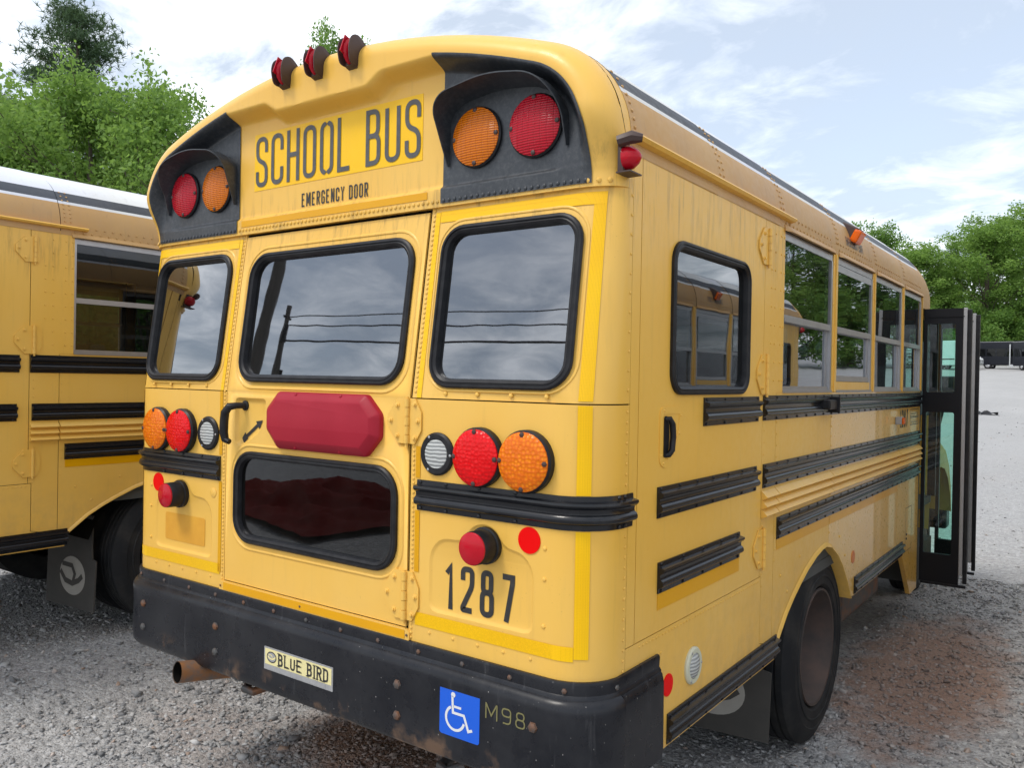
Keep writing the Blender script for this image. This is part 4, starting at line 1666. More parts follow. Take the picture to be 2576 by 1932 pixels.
    mb.panel([(-0.183, 0.757), (0.150, 0.757), (0.150, 0.7735), (-0.183, 0.7735)], [], BF, 1, 0, None, 0.0038)
    mb.build('plate_lettering', ['decal_black', 'plate_silver', 'plate_cream'], bump, 'words BLUE BIRD with a bird in an oval')
    # wheelchair sticker
    mb = MB()
    mb.panel(rrect(0.682, 0.842, 0.744, 0.896, 0.010), [], BF, 0, 0, None, 0.001)
    st = mb.build('wheelchair_sticker', 'sticker_blue', bump)
    mb = MB()
    ox, oz = 0.682, 0.744

    def WC(u, v, off=0.0):
        return BF(ox + u * 0.160, oz + v * 0.152, off)
    mb.panel([(0.345 + 0.055 * math.cos(a * PI / 8), 0.865 + 0.055 * math.sin(a * PI / 8)) for a in range(16)], [], WC, 0, 0, None, 0.0018)
    stroke(mb, [(0.325, 0.84), (0.345, 0.50), (0.62, 0.50), (0.735, 0.21), (0.83, 0.25)], 0.055, WC, 0.0018)
    stroke(mb, [(0.35, 0.63), (0.55, 0.63)], 0.05, WC, 0.0018)
    stroke(mb, [(0.40 + 0.23 * math.cos(math.radians(a)), 0.39 + 0.24 * math.sin(math.radians(a))) for a in range(118, 352, 12)], 0.055, WC, 0.0018)
    mb.build('wheelchair_symbol', 'sticker_white', bump)
    mb = MB()
    text(mb, 'M98', 0.864, 0.836, 1.012, 0.048, 0.0048, BF, 0.0012, 0.42)
    mb.build('lettering', 'outline_gold', bump, 'thin gold characters M98')

    # ---- exhaust and tow hook
    mb = MB()
    p0, p1 = Vector((-0.662, -0.105, 0.650)), Vector((-0.600, 0.300, 0.590))
    dr = (p1 - p0).normalized()
    mb.tube([p0, p0 + dr * 0.2, p1 + dr * 0.3, p1 + dr * 1.3 + Vector((0.1, 0.5, 0.05))], 0.043, 20, 0, False)
    mb.tube([p0 + dr * 0.001, p0 + dr * 0.25], 0.0385, 20, 1, False)
    a = MB()
    rings = []
    mb.tube([p0 + dr * 0.24, p0 + dr * 0.25], 0.038, 20, 1, True)
    mb.build('exhaust_pipe', ['pipe_rust', 'dark_gap'], root)
    mb = MB()
    mb.tube([(-0.43, 0.22, 0.62), (-0.43, 0.08, 0.615), (-0.40, 0.03, 0.605), (-0.36, 0.04, 0.60), (-0.34, 0.09, 0.61)], 0.017, 10)
    mb.build('tow_hook', 'steel_dark', root)
    mb = MB()
    mb.tube([(0.62, 0.30, 0.62), (0.62, 0.12, 0.60), (0.62, 0.05, 0.585), (0.66, 0.03, 0.58), (0.70, 0.07, 0.60)], 0.020, 10)
    mb.build('tow_hook', 'steel_dark', root)

    # ---- chassis, floor, seats
    mb = MB()
    mb.box(-1.19, 1.19, 0.15, 5.6, 0.90, 0.955)
    mb.build('floor', 'interior', root)
    mb = MB()
    for x in (-0.48, 0.40):
        mb.box(x, x + 0.09, 0.10, 6.9, 0.62, 0.84)
    for y in (0.6, 1.6, 3.2, 4.4):
        mb.box(-0.9, 0.9, y, y + 0.06, 0.80, 0.895)
    mb.tube([(-1.0, 2.38, 0.50), (1.0, 2.38, 0.50)], 0.07, 12)
    mb.lathe([(0.0, -0.18), (0.14, -0.14), (0.20, 0.0), (0.14, 0.14), (0.0, 0.18)], (0, 2.38, 0.50), (1, 0, 0), 16)
    mb.tube([(-1.0, 6.25, 0.46), (1.0, 6.25, 0.46)], 0.06, 12)
    mb.build('chassis', 'dark_gap', root)
    mb = MB()
    mb.bbox(0.62, 1.10, 3.15, 4.15, 0.42, 0.80, 0.03)
    mb.build('fuel_tank', 'steel_dark', root)
    for y in (1.75, 2.62, 3.50):
        for sg in (1, -1):
            mb = MB()
            mb.bbox(sg * 0.35 if sg > 0 else -1.12, 1.12 if sg > 0 else -0.35, y, y + 0.11, 1.36, 1.90, 0.03)
            mb.bbox(sg * 0.35 if sg > 0 else -1.12, 1.12 if sg > 0 else -0.35, y + 0.08, y + 0.50, 1.24, 1.38, 0.03)
            for x in (0.42, 1.02):
                mb.box(sg * x - 0.015, sg * x + 0.015, y + 0.2, y + 0.23, 0.95, 1.26)
            mb.build('seat', 'seat_vinyl', root)
    mb = MB()
    mb.bbox(-0.85, -0.40, 4.75, 4.88, 1.35, 2.0, 0.04)
    mb.bbox(-0.85, -0.40, 4.8, 5.25, 1.30, 1.45, 0.04)
    mb.box(-0.66, -0.58, 5.0, 5.1, 0.95, 1.32)
    mb.build('driver_seat', 'seat_vinyl', root)

    # ---- wheels
    def wheel(x_out, y, zc, r, w, dual):
        sg = 1 if x_out > 0 else -1
        ax = Vector((-sg, 0, 0))
        mb = MB()
        for kk in range(2 if dual else 1):
            c = Vector((x_out - sg * kk * (w + 0.055), y, zc))
            rr = 0.296
            prof = [(rr, 0.035), (rr + 0.012, 0.012), (rr + 0.022, 0.004), (rr + 0.026, 0.000), (rr + 0.06, -0.002), (rr + 0.064, -0.006), (rr + 0.070, -0.006), (rr + 0.074, -0.001), (r - 0.085, 0.0), (r - 0.080, -0.004), (r - 0.072, -0.003), (r - 0.045, 0.010), (r - 0.018, 0.022), (r - 0.004, 0.034)]
            nb = 4
            tw = (w - 0.068)
            for b in range(nb):
                a0 = 0.034 + tw * b / nb
                prof += [(r, a0 + 0.004), (r, a0 + tw / nb - 0.010), (r - 0.012, a0 + tw / nb - 0.008), (r - 0.012, a0 + tw / nb - 0.001)]
            prof += [(r - 0.004, w - 0.034), (r - 0.018, w - 0.022), (r - 0.085, w), (rr + 0.012, w - 0.012), (rr, w - 0.035)]
            mb.lathe(prof, c, ax, 56)
        o = mb.build('wheel', 'tire', root)
        mr = MB()
        c = Vector((x_out, y, zc))
        if dual:
            mr.lathe([(0.300, 0.012), (0.297, 0.004), (0.286, 0.006), (0.280, 0.03), (0.268, 0.05), (0.255, 0.14), (0.225, 0.175), (0.14, 0.178), (0.125, 0.13), (0.10, 0.115), (0.0, 0.11)], c, ax, 40)
            for k in range(8):
                a = 2 * PI * k / 8
                mr.lathe([(0.018, 0.165), (0.018, 0.13), (0.010, 0.125), (0, 0.125)], c + Vector((0, 0.165 * math.cos(a), 0.165 * math.sin(a))), ax, 6, 0, False)
        else:
            mr.lathe([(0.300, 0.012), (0.288, 0.004), (0.280, 0.02), (0.25, 0.03), (0.18, 0.01), (0.1, -0.03), (0, -0.04)], c, ax, 40)
        mr.build('rim', 'rim_rust', o)
        return o
    for sg in (1, -1):
        wheel(sg * 1.185, 2.38, 0.505, 0.488, 0.245, True)
        wheel(sg * 1.02, 6.25, 0.48, 0.48, 0.235, False)
        # wheel housing
        mb = MB()
        mb.grid(lambda a, b, sg=sg: Vector((sg * (1.13 - 0.66 * b), 2.38 + 0.66 * math.cos(PI * (0.10 + 0.80 * a)), 0.47 + 0.62 * math.sin(PI * (0.10 + 0.80 * a)))), 20, 2)
        mb.build('wheel_housing', 'dark_gap', root)
        # mud flap behind the wheels
        mb = MB()

        def FL(u, v, off=0.0, sg=sg):
            return Vector((sg * u, 1.80 - off + 0.05 * (0.55 - v) * -0.6, v))
        mb.panel([(0.50, 0.165), (1.125, 0.19), (1.13, 0.515), (1.085, 0.522), (1.072, 0.60), (1.072, 0.80), (0.50, 0.80)], [], FL, 0, 0.010)
        fl = mb.build('mud_flap', 'flap_rubber', root)
        mb = MB()
        ov = [(0.845 + 0.165 * math.cos(a * PI / 16), 0.385 + 0.125 * math.sin(a * PI / 16)) for a in range(32)]
        mb.panel(ov, [], FL, 0, 0, None, 0.0015)
        stroke(mb, [(0.69, 0.40), (0.76, 0.345), (0.85, 0.335), (0.93, 0.365), (0.975, 0.40)], 0.035, FL, 0.003, 1)
        stroke(mb, [(0.71, 0.45), (0.84, 0.45), (0.88, 0.40), (0.86, 0.35)], 0.03, FL, 0.0032, 1)
        mb.build('flap_print', ['flap_print', 'flap_rubber'], fl)

    # ---- front: roof cap, windscreen, bonnet, service door
    mb = MB()
    rings = []
    for k in range(11):
        t = k / 10
        y = 4.84 + 0.80 * math.sin(t * PI / 2)
        sc = 1 - 0.13 * (1 - math.cos(t * PI / 2)) ** 1.3
        rings.append([Vector((x * (1 - 0.10 * (1 - math.cos(t * PI / 2))), y, 2.46 + (max(z, 2.46) - 2.46) * (1 - 0.62 * (1 - math.cos(t * PI / 2))))) for x, z in SECT])
    mb.loft(rings, 0, False, True)
    mb.add(rings[-1], (tuple(range(len(SECT))),))
    fc = mb.build('front_roof_cap', 'roof_yellow', root)
    mb = MB()
    mb.bbox(1.02, 1.09, 5.62, 5.72, 2.52, 2.60, 0.015)
    mb.build('front_clearance_lamp', 'lens_orange_plain', root)
    mb = MB()
    mb.box(1.16, 1.22, 5.60, 5.66, 0.95, 2.50)
    mb.build('door_pillar', 'door_black', root)
    mb = MB()
    mb.box(-1.22, -1.16, 5.60, 5.66, 0.95, 2.50)
    mb.box(-1.16, 1.16, 5.60, 5.66, 2.42, 2.50)
    mb.box(-1.16, 1.16, 5.60, 5.66, 0.95, 1.62)
    mb.box(-0.03, 0.03, 5.61, 5.65, 1.62, 2.42)
    mb.box(-1.22, -1.19, 4.845, 5.60, 0.66, 1.83)
    mb.build('cowl', 'bus_yellow', root)
    mb = MB()
    mb.box(-1.16, -0.03, 5.625, 5.632, 1.62, 2.42)
    mb.build('windscreen', 'glass_side', root)
    mb = MB()
    mb.box(0.03, 1.16, 5.625, 5.632, 1.62, 2.42)
    mb.build('windscreen', 'glass_side', root)
    mb = MB()
    mb.box(-1.215, -1.21, 4.90, 5.58, 1.84, 2.40)
    mb.build('driver_window', 'glass_side', root)
    mb = MB()
    hood = []
    for t, (y, hw_, zt, zb) in enumerate(((5.66, 0.86, 1.62, 0.75), (6.0, 0.82, 1.60, 0.75), (6.5, 0.76, 1.54, 0.75), (6.95, 0.68, 1.42, 0.75), (7.15, 0.60, 1.22, 0.75))):
        hood.append([Vector((sx_ * hw_ * fx, y, zb + (zt - zb) * fz)) for sx_, fx, fz in ((1, 1, 0), (1, 1, .55), (1, .96, .82), (1, .82, .96), (1, .4, 1), (-1, .4, 1), (-1, .82, .96), (-1, .96, .82), (-1, 1, .55), (-1, 1, 0))])
    mb.loft(hood, 0, False, True)
    mb.add(hood[-1], (tuple(range(10)),))
    hd = mb.build('bonnet', 'bus_yellow', root)
    for sg in (1, -1):
        mb = MB()
        fd = []
        for k in range(9):
            a = PI * (0.02 + 0.96 * k / 8)
            fd.append([Vector((sg * x, 6.25 - 0.62 * math.cos(a), 0.62 + hh_ * math.sin(a))) for x, hh_ in ((0.70, 0.84), (1.00, 0.83), (1.12, 0.78), (1.17, 0.70), (1.165, 0.52))])
        mb.loft(fd, 0, False, True)
        mb.build('front_fender', 'bus_yellow', root)
        mb = MB()
        mb.bbox(sg * 1.02 - 0.05, sg * 1.02 + 0.05, 6.20, 6.30, 1.44, 1.56, 0.02)
        mb.build('fender_lamp', 'lens_orange_plain', root)
        mb = MB()
        mb.tube([(sg * 0.95, 6.3, 1.22), (sg * 1.05, 6.4, 1.5), (sg * 1.15, 6.5, 1.72)], 0.014, 8)
        mb.tube([(sg * 0.98, 6.7, 1.18), (sg * 1.08, 6.6, 1.45), (sg * 1.15, 6.5, 1.72)], 0.014, 8)
        mb.bbox(sg * 1.15 - 0.11, sg * 1.15 + 0.11, 6.48, 6.56, 1.66, 1.96, 0.03)
        mb.build('cross_mirror', 'rubber', root)
    mb = MB()
    mb.bbox(-1.1, 1.1, 7.10, 7.30, 0.45, 0.75, 0.03)
    mb.build('front_bumper', 'bumper_black', root)
    # entrance steps
    mb = MB()
    mb.box(0.55, 1.20, 4.88, 5.60, 0.36, 0.40)
    mb.box(0.75, 1.20, 4.88, 5.60, 0.40, 0.62)
    mb.box(0.45, 0.80, 4.88, 5.60, 0.62, 0.92)
    mb.box(1.18, 1.22, 4.845, 4.885, 0.36, 2.46)
    mb.build('entrance_step', 'interior', root)

    for y, x0, x1, z0, z1, fl_ in ((4.905, 1.226, 1.492, 0.385, 2.452, 1), (5.58, 1.226, 1.470, 0.36, 2.46, -1)):
        mb = MB()

        def LF(u, v, off=0.0, y=y, fl_=fl_):
            return Vector((u, y - off, v))
        w_ = x1 - x0
        ho1 = rrect(x0 + 0.026, x1 - 0.050, 0.60, 1.67, 0.012, 3)
        ho2 = rrect(x0 + 0.026, x1 - 0.050, 1.82, z1 - 0.115, 0.012, 3)
        mb.panel([(x0, z0), (x1, z0), (x1, z1), (x0, z1)], [ho1, ho2], LF, 0, 0.035)
        mb.panel([(x0, z0), (x1, z0), (x1, z1), (x0, z1)], [ho1, ho2], LF, 0, 0, None, -0.035)
        mb.box(x0, x1 + 0.01, y - 0.006, y - 0.0005, z1 - 0.065, z1 - 0.06)
        lf = mb.build('service_door_leaf', 'door_black', root)
        mg = MB()
        for ho in (ho1, ho2):
            mg.panel(offset_loop(ho, -0.003), [], LF, 0, 0.004, None, -0.014)
        mg.build('pane', 'glass_green', lf)
        ms = MB()
        ms.bbox(x1 + 0.001, x1 + 0.026, y - 0.004, y + 0.038, z0 + 0.075, z1 + 0.002, 0.005)
        ms.build('edge_seal', 'plate_silver', lf)
        ms = MB()
        ms.bbox(x1 + 0.027, x1 + 0.055, y + 0.006, y + 0.034, z0 + 0.01, z1 - 0.01, 0.006)
        ms.bbox(x0 + 0.01, x1 + 0.05, y + 0.002, y + 0.030, z0 - 0.022, z0 - 0.002, 0.004)
        ms.build('brush_seal', 'rubber', lf)
    return root


bus = make_bus()
tag(bus, 'short yellow school bus with number 1287 and open service door, nearest the viewer', 'bus', 'yellow school buses parked side by side')
left_bus = copy_tree(bus)
left_bus.location = (-3.94, -1.13, 0.14)
tag(left_bus, 'yellow school bus with white roof parked at the left edge beside bus 1287', 'bus', 'yellow school buses parked side by side')
right_bus = copy_tree(bus, None, ('service_door_leaf',))
right_bus.location = (4.30, 8.25, 0.0)
right_bus.rotation_euler = (0, 0, PI)
tag(right_bus, 'yellow school bus seen only as a reflection in the side windows of bus 1287', 'bus', 'yellow school buses parked side by side')

# ------------------------------------------------------------------ ground
npr = np.random.default_rng(11)


def gz(x, y):
    """height of the gravel lot"""
    x = np.asarray(x, float)
    y = np.asarray(y, float)
    t = np.maximum(0, y - 4.0)
    z = 0.0455 * t * t / (t + 15.0)
    u = np.clip((-1.35 - x) / 1.6, 0, 1)
    near = np.exp(-((y) / 40.0) ** 2)
    z = z + 0.14 * u * u * (3 - 2 * u) * near
    z = z + 0.012 * np.sin(x * 1.9 + 1.0) * np.sin(y * 1.6 + .4) + 0.008 * np.sin(x * 4.1 + y * 3.3)
    # loose ridge of spoil behind the bumper
    z = z + 0.05 * np.exp(-(((x + 0.45) / 0.8) ** 2 + ((y - 0.75) / 0.30) ** 2))
    return z + 0.006


m = MT('gravel_ground')
v = m.coord()
n1 = m.noise(0.9, 6, 0.6, v)
n2 = m.noise(14, 6, 0.65, v)
vor = m.voro(34, v, 'F1', 'Color')
vd = m.voro(34, v, 'F1', 'Distance')
vor2 = m.voro(85, v, 'F1', 'Color')
vd2 = m.voro(85, v, 'F1', 'Distance')
bw = m.n('ShaderNodeSeparateColor')
m.l(vor, bw.inputs[0])
bw2 = m.n('ShaderNodeSeparateColor')
m.l(vor2, bw2.inputs[0])
grey = m.ramp(bw.outputs[0], [(0.0, (0.17, 0.17, 0.175)), (0.35, (0.30, 0.298, 0.296)), (0.75, (0.42, 0.415, 0.41)), (1.0, (0.58, 0.575, 0.57))])
grey2 = m.ramp(bw2.outputs[0], [(0.0, (0.20, 0.20, 0.20)), (0.5, (0.36, 0.356, 0.352)), (1.0, (0.52, 0.515, 0.51))])
c = m.mix(0.5, grey, grey2)
c = m.mix(m.math('MULTIPLY', m.ramp(n2, [(0.4, 0.0), (0.7, 1.0)]), 0.4), c, (0.32, 0.31, 0.30))
# red clay showing through in patches
clay = m.ramp(n1, [(0.50, 0.0), (0.66, 1.0)])
sp = m.n('ShaderNodeSeparateXYZ')
m.l(v, sp.inputs[0])


warp = m.math('MULTIPLY', m.math('SUBTRACT', m.noise(4.5, 4, 0.6, v), 0.5), 1.6)


def blob(cx, cy, rx, ry):
    a = m.math('DIVIDE', m.math('SUBTRACT', sp.outputs[0], cx), rx)
    b = m.math('DIVIDE', m.math('SUBTRACT', sp.outputs[1], cy), ry)
    d = m.math('ADD', m.math('MULTIPLY', a, a), m.math('MULTIPLY', b, b))
    d = m.math('ADD', d, warp)
    return m.ramp(d, [(0.35, 1.0), (1.15, 0.0)])


cl = m.math('MAXIMUM', blob(-0.35, 0.95, 0.85, 0.50), m.math('MULTIPLY', blob(1.45, 3.9, 0.55, 1.7), 0.95))
cl = m.math('MAXIMUM', cl, m.math('MULTIPLY', blob(-1.2, 0.55, 0.7, 0.35), 0.25))
cl = m.math('MAXIMUM', cl, m.math('MULTIPLY', clay, 0.10))
c = m.mix(m.math('MULTIPLY', cl, 0.88), c, m.mix(n2, (0.24, 0.12, 0.075), (0.36, 0.23, 0.16)))
# the lot colour blends to a paler grey further off
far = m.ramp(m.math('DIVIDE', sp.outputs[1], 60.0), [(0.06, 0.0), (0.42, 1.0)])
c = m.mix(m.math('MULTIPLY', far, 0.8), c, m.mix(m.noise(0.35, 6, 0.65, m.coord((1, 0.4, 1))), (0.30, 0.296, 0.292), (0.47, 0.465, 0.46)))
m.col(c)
m.rough(0.92)
h = m.math('ADD', m.math('MULTIPLY', m.ramp(vd, [(0.0, 1.0), (0.6, 0.0)]), 0.9), m.math('MULTIPLY', m.ramp(vd2, [(0.0, 1.0), (0.6, 0.0)]), 0.5))
h = m.math('ADD', h, m.math('MULTIPLY', n2, 0.5))
m.bump(h, 0.85, 0.012)

mb = MB()


def axis(lo, hi, c0, near, n_near, n_far):
    a = np.linspace(-near, near, n_near) + c0
    f = near * (np.geomspace(1, max(hi - c0, c0 - lo) / near, n_far)[1:])
    r = np.concatenate([(c0 - f)[::-1], a, c0 + f])
    return r[(r >= lo) & (r <= hi)]


gx = axis(-420, 420, -0.5, 9, 190, 46)
gy = axis(-260, 460, 2.5, 9, 190, 46)
X, Yg = np.meshgrid(gx, gy, indexing='ij')
Z = gz(X, Yg)
Z += (npr.random(Z.shape) - .5) * 0.008 * np.exp(-((X / 9) ** 2 + ((Yg - 2.5) / 9) ** 2))
nxg, nyg = X.shape
mb.v = [tuple(p) for p in np.stack([X, Yg, Z], -1).reshape(-1, 3)]
ii, jj = np.meshgrid(np.arange(nxg - 1), np.arange(nyg - 1), indexing='ij')
a = (ii * nyg + jj).ravel()
mb.f = [tuple(q) for q in np.stack([a, a + nyg, a + nyg + 1, a + 1], -1)]
mb.mi = [0] * len(mb.f)
mb.sm = [True] * len(mb.f)
g = mb.build('ground', 'gravel_ground', None, None, 'structure', False)

# loose stones: real little rocks over the part of the lot near the viewer
m = MT('stone')
geo = m.n('ShaderNodeNewGeometry')
rcol = m.ramp(geo.outputs['Random Per Island'], [(0.0, (0.07, 0.073, 0.078)), (0.14, (0.19, 0.19, 0.195)), (0.55, (0.34, 0.337, 0.334)), (0.86, (0.46, 0.456, 0.45)), (0.95, (0.62, 0.61, 0.60)), (1.0, (0.34, 0.20, 0.12))])
pos = m.coord()
s2 = m.n('ShaderNodeSeparateXYZ')
m.l(pos, s2.inputs[0])
sp = s2
v = pos
warp = m.math('MULTIPLY', m.math('SUBTRACT', m.noise(4.5, 2, 0.6, v), 0.5), 1.6)
cl2 = m.math('MAXIMUM', blob(-0.35, 0.95, 0.85, 0.50), m.math('MULTIPLY', blob(1.45, 3.9, 0.55, 1.7), 0.85))
rcol = m.mix(m.math('MULTIPLY', cl2, 0.8), rcol, m.mix(geo.outputs['Random Per Island'], (0.18, 0.09, 0.055), (0.36, 0.23, 0.16)))
m.col(m.mix(m.math('MULTIPLY', m.noise(90, 4), 0.5), rcol, (0.34, 0.335, 0.33)))
m.rough(0.85)


def stones(n, region, smin, smax, seed):
    r = np.random.default_rng(seed)
    V0 = np.array([(sx_, sy_, sz_) for sx_ in (-1, 1) for sy_ in (-1, 1) for sz_ in (-1, 1)], float) * 0.72
    Q = [(0, 1, 3, 2), (4, 6, 7, 5), (0, 4, 5, 1), (2, 3, 7, 6), (0, 2, 6, 4), (1, 5, 7, 3)]
    F0 = np.array([t for q in Q for t in ((q[0], q[1], q[2]), (q[0], q[2], q[3]))])
    x, y = region(r, n)
    n = len(x)
    sz = smin + (smax - smin) * r.random(n) ** 3.0
    jit = 0.25 + 1.1 * r.random((n, len(V0), 3))
    sc = sz[:, None, None] * (0.6 + 0.8 * r.random((n, 1, 3)))
    sc[:, :, 2] *= 0.55
    P = V0[None] * jit * sc
    # tumble every rock
    tx = (r.random(n) - .5) * 1.6
    ct, st_ = np.cos(tx)[:, None], np.sin(tx)[:, None]
    P = np.stack([P[..., 0], P[..., 1] * ct - P[..., 2] * st_, P[..., 1] * st_ + P[..., 2] * ct], -1)
    a = r.random(n) * 2 * np.pi
    ca, sa = np.cos(a)[:, None], np.sin(a)[:, None]
    P = np.stack([P[..., 0] * ca - P[..., 1] * sa, P[..., 0] * sa + P[..., 1] * ca, P[..., 2]], -1)
    P[..., 0] += x[:, None]
    P[..., 1] += y[:, None]
    P[..., 2] += (gz(x, y) + sz * 0.12)[:, None]
    F = (F0[None] + (np.arange(n) * len(V0))[:, None, None]).reshape(-1, 3)
    return P.reshape(-1, 3), F


def reg_near(r, n):
    # dense where the lot is close to the lens
    a = r.random(n)
    x = np.where(a < 0.55, -6.0 + 6.6 * r.random(n), np.where(a < 0.8, 0.9 + 1.6 * r.random(n), -2 + 4.6 * r.random(n)))
    y = np.where(a < 0.55, -1.2 + 5.0 * r.random(n) ** 1.3, np.where(a < 0.8, 0.8 + 6.2 * r.random(n), 0.0 + 2.2 * r.random(n)))
    return x, y


def reg_far(r, n):
    y = 5 + 34 * r.random(n) ** 1.5
    x = 2.2 + (r.random(n) - 0.75) * (3 + y * 0.22)
    return x, y


Vs, Fs, off = [], [], 0
for args in ((62000, reg_near, 0.004, 0.019, 3), (1300, reg_near, 0.012, 0.034, 5), (3000, reg_far, 0.008, 0.026, 9)):
    P, F = stones(*args)
    Vs.append(P)
    Fs.append(F + off)
    off += len(P)
me = bpy.data.meshes.new('gravel_stones')
V_ = np.concatenate(Vs)
F_ = np.concatenate(Fs)
me.vertices.add(len(V_))
me.vertices.foreach_set('co', V_.ravel())
me.loops.add(F_.size)
me.loops.foreach_set('vertex_index', F_.ravel().astype(np.int32))
me.polygons.add(len(F_))
me.polygons.foreach_set('loop_start', (np.arange(len(F_)) * 3).astype(np.int32))
me.polygons.foreach_set('loop_total', np.full(len(F_), 3, np.int32))
me.update(calc_edges=True)
me.materials.append(M['stone'])
gs = bpy.data.objects.new('gravel_stones', me)
COL.objects.link(gs)
gs['kind'] = 'stuff'
gs['label'] = 'loose grey crushed stone scattered over the lot'

# ------------------------------------------------------------------ trees
m = MT('bark')
m.col(m.mix(m.noise(9, 6, 0.65, m.coord((1, 1, 0.25))), (0.055, 0.042, 0.032), (0.15, 0.12, 0.095)))
m.rough(0.9)
m = MT('pine_bark')
m.col(m.mix(m.noise(9, 6, 0.65, m.coord((1, 1, 0.3))), (0.07, 0.05, 0.04), (0.17, 0.12, 0.10)))
m.rough(0.9)


def leafmat(name, stops, trans=0.55):
    m = MT(name)
    geo = m.n('ShaderNodeNewGeometry')
    oi = m.n('ShaderNodeObjectInfo')
    clump = m.noise(0.42, 3, 0.55)
    f = m.math('ADD', m.math('MULTIPLY', geo.outputs['Random Per Island'], 0.45), m.math('ADD', m.math('MULTIPLY', clump, 0.75), m.math('MULTIPLY', m.math('SUBTRACT', oi.outputs['Random'], 0.5), 0.22)))
    c = m.ramp(m.math('SUBTRACT', f, 0.12), stops)
    m.col(c)
    m.rough(0.55)
    m.set(Specular_IOR_Level=0.25)
    tl = m.n('ShaderNodeBsdfTranslucent')
    m.l(m.mix(0.55, c, (0.24, 0.37, 0.06)), tl.inputs[0])
    ms = m.n('ShaderNodeMixShader')
    ms.inputs[0].default_value = trans
    m.l(m.b.outputs[0], ms.inputs[1])
    m.l(tl.outputs[0], ms.inputs[2])
    m.l(ms.outputs[0], m.t.nodes['Material Output'].inputs['Surface'])


leafmat('leaf_light', [(0.1, (0.11, 0.205, 0.045)), (0.5, (0.22, 0.37, 0.085)), (0.95, (0.35, 0.50, 0.14))])
leafmat('leaf_mid', [(0.1, (0.075, 0.16, 0.04)), (0.5, (0.16, 0.30, 0.07)), (0.95, (0.27, 0.42, 0.11))])
leafmat('needle', [(0.1, (0.035, 0.065, 0.035)), (0.5, (0.060, 0.110, 0.055)), (0.95, (0.105, 0.165, 0.085))], 0.15)


def mesh_from(name, V, F, mat):
    V = np.asarray(V, float)
    me = bpy.data.meshes.new(name)
    k = F.shape[1]
    me.vertices.add(len(V))
    me.vertices.foreach_set('co', V.ravel())
    me.loops.add(F.size)
    me.loops.foreach_set('vertex_index', F.ravel().astype(np.int32))
    me.polygons.add(len(F))
    me.polygons.foreach_set('loop_start', (np.arange(len(F)) * k).astype(np.int32))
    me.polygons.foreach_set('loop_total', np.full(len(F), k, np.int32))
    me.update(calc_edges=True)
    me.materials.append(M[mat])
    return me


def leaf_quads(C, size, r, flat=0.0):
    """folded leaf-sized quads at the points C"""
    n = len(C)
    d = r.normal(size=(n, 3))
    d /= np.linalg.norm(d, axis=1, keepdims=True)
    up_ = r.normal(size=(n, 3))
    up_[:, 2] += flat
    s_ = np.cross(d, up_)
    s_ /= np.linalg.norm(s_, axis=1, keepdims=True) + 1e-9
    L = size * (0.6 + 0.8 * r.random((n, 1)))
    w = L * (0.42 + 0.3 * r.random((n, 1)))
    nn = np.cross(d, s_)
    P = np.stack([C - d * L * .5, C + s_ * w * .5 + nn * w * 0.15, C + d * L * .5, C - s_ * w * .5 + nn * w * 0.15], 1)
    return P.reshape(-1, 3), np.arange(n * 4).reshape(n, 4)


def tree_proto(kind, seed, H, W, nleaf, lsize, base=0.25, lobes=14):
    """trunk with limbs, and a crown made of leaf clumps round the limb ends"""
    r = np.random.default_rng(seed)
    mb = MB()
    lean = r.normal(size=2) * 0.02 * H
    path = [Vector((lean[0] * t ** 1.5, lean[1] * t ** 1.5, H * 0.86 * t)) for t in np.linspace(0, 1, 7)]
    r0 = 0.017 * H
    mb.tube([p for p in path], [r0 * (1.25 - 1.1 * t) + 0.02 for t in np.linspace(0, 1, 7)], 9)
    cent = []
    for k in range(lobes):
        t = base + (1.0 - base) * (k + r.random() * 0.9) / lobes
        a = k * 2.4 + r.random() * 0.8
        prof = math.sin(min(1.0, (t - base) / (1 - base) * 0.86 + 0.17) * PI) ** 0.55
        ext = W * 0.5 * prof * (0.70 + 0.42 * r.random())
        st = Vector(path[0]).lerp(path[-1], max(0.05, t * 0.82 - 0.06))
        en = Vector((st.x + math.cos(a) * ext, st.y + math.sin(a) * ext, min(H * 0.95, H * t + 0.10 * H * r.random())))
        md = st.lerp(en, 0.5) + Vector((0, 0, -0.02 * H))
        mb.tube([st, md, en], [r0 * 0.42 * (1.1 - t), r0 * 0.25 * (1.1 - t) + 0.01, 0.012], 6)
        cent.append((en, 0.075 * W + 0.095 * W * r.random()))
        cent.append((md.lerp(en, 0.5) + Vector((r.normal() * .05 * W, r.normal() * .05 * W, 0.04 * H)), 0.07 * W + 0.07 * W * r.random()))
        for q in range(2):
            tw = en + Vector((r.normal() * .13 * W, r.normal() * .13 * W, r.normal() * .05 * H + 0.02 * H))
            mb.tube([md.lerp(en, 0.6), tw], [0.02, 0.008], 5)
            cent.append((tw, 0.05 * W + 0.065 * W * r.random()))
    top = Vector(path[-1])
    cent.append((top + Vector((0, 0, 0.06 * H)), 0.11 * W))
    cent.append((top, 0.14 * W))
    wts = np.array([c_[1] ** 2 for c_ in cent])
    wts /= wts.sum()
    idx = r.choice(len(cent), nleaf // 5, p=wts)
    cc = np.array([c_[0][:] for c_ in cent])[idx]
    rr = np.array([c_[1] for c_ in cent])[idx]
    d = r.normal(size=(len(idx), 3))
    d /= np.linalg.norm(d, axis=1, keepdims=True)
    sp_ = cc + d * (rr * (0.30 + 0.75 * r.random(len(idx)) ** 0.6))[:, None] * np.array([1.15, 1.15, 0.85])
    C = np.repeat(sp_, 5, 0) + r.normal(size=(len(idx) * 5, 3)) * lsize * 1.0
    P, F = leaf_quads(C, lsize, r, 1.0)
    return mb, P, F


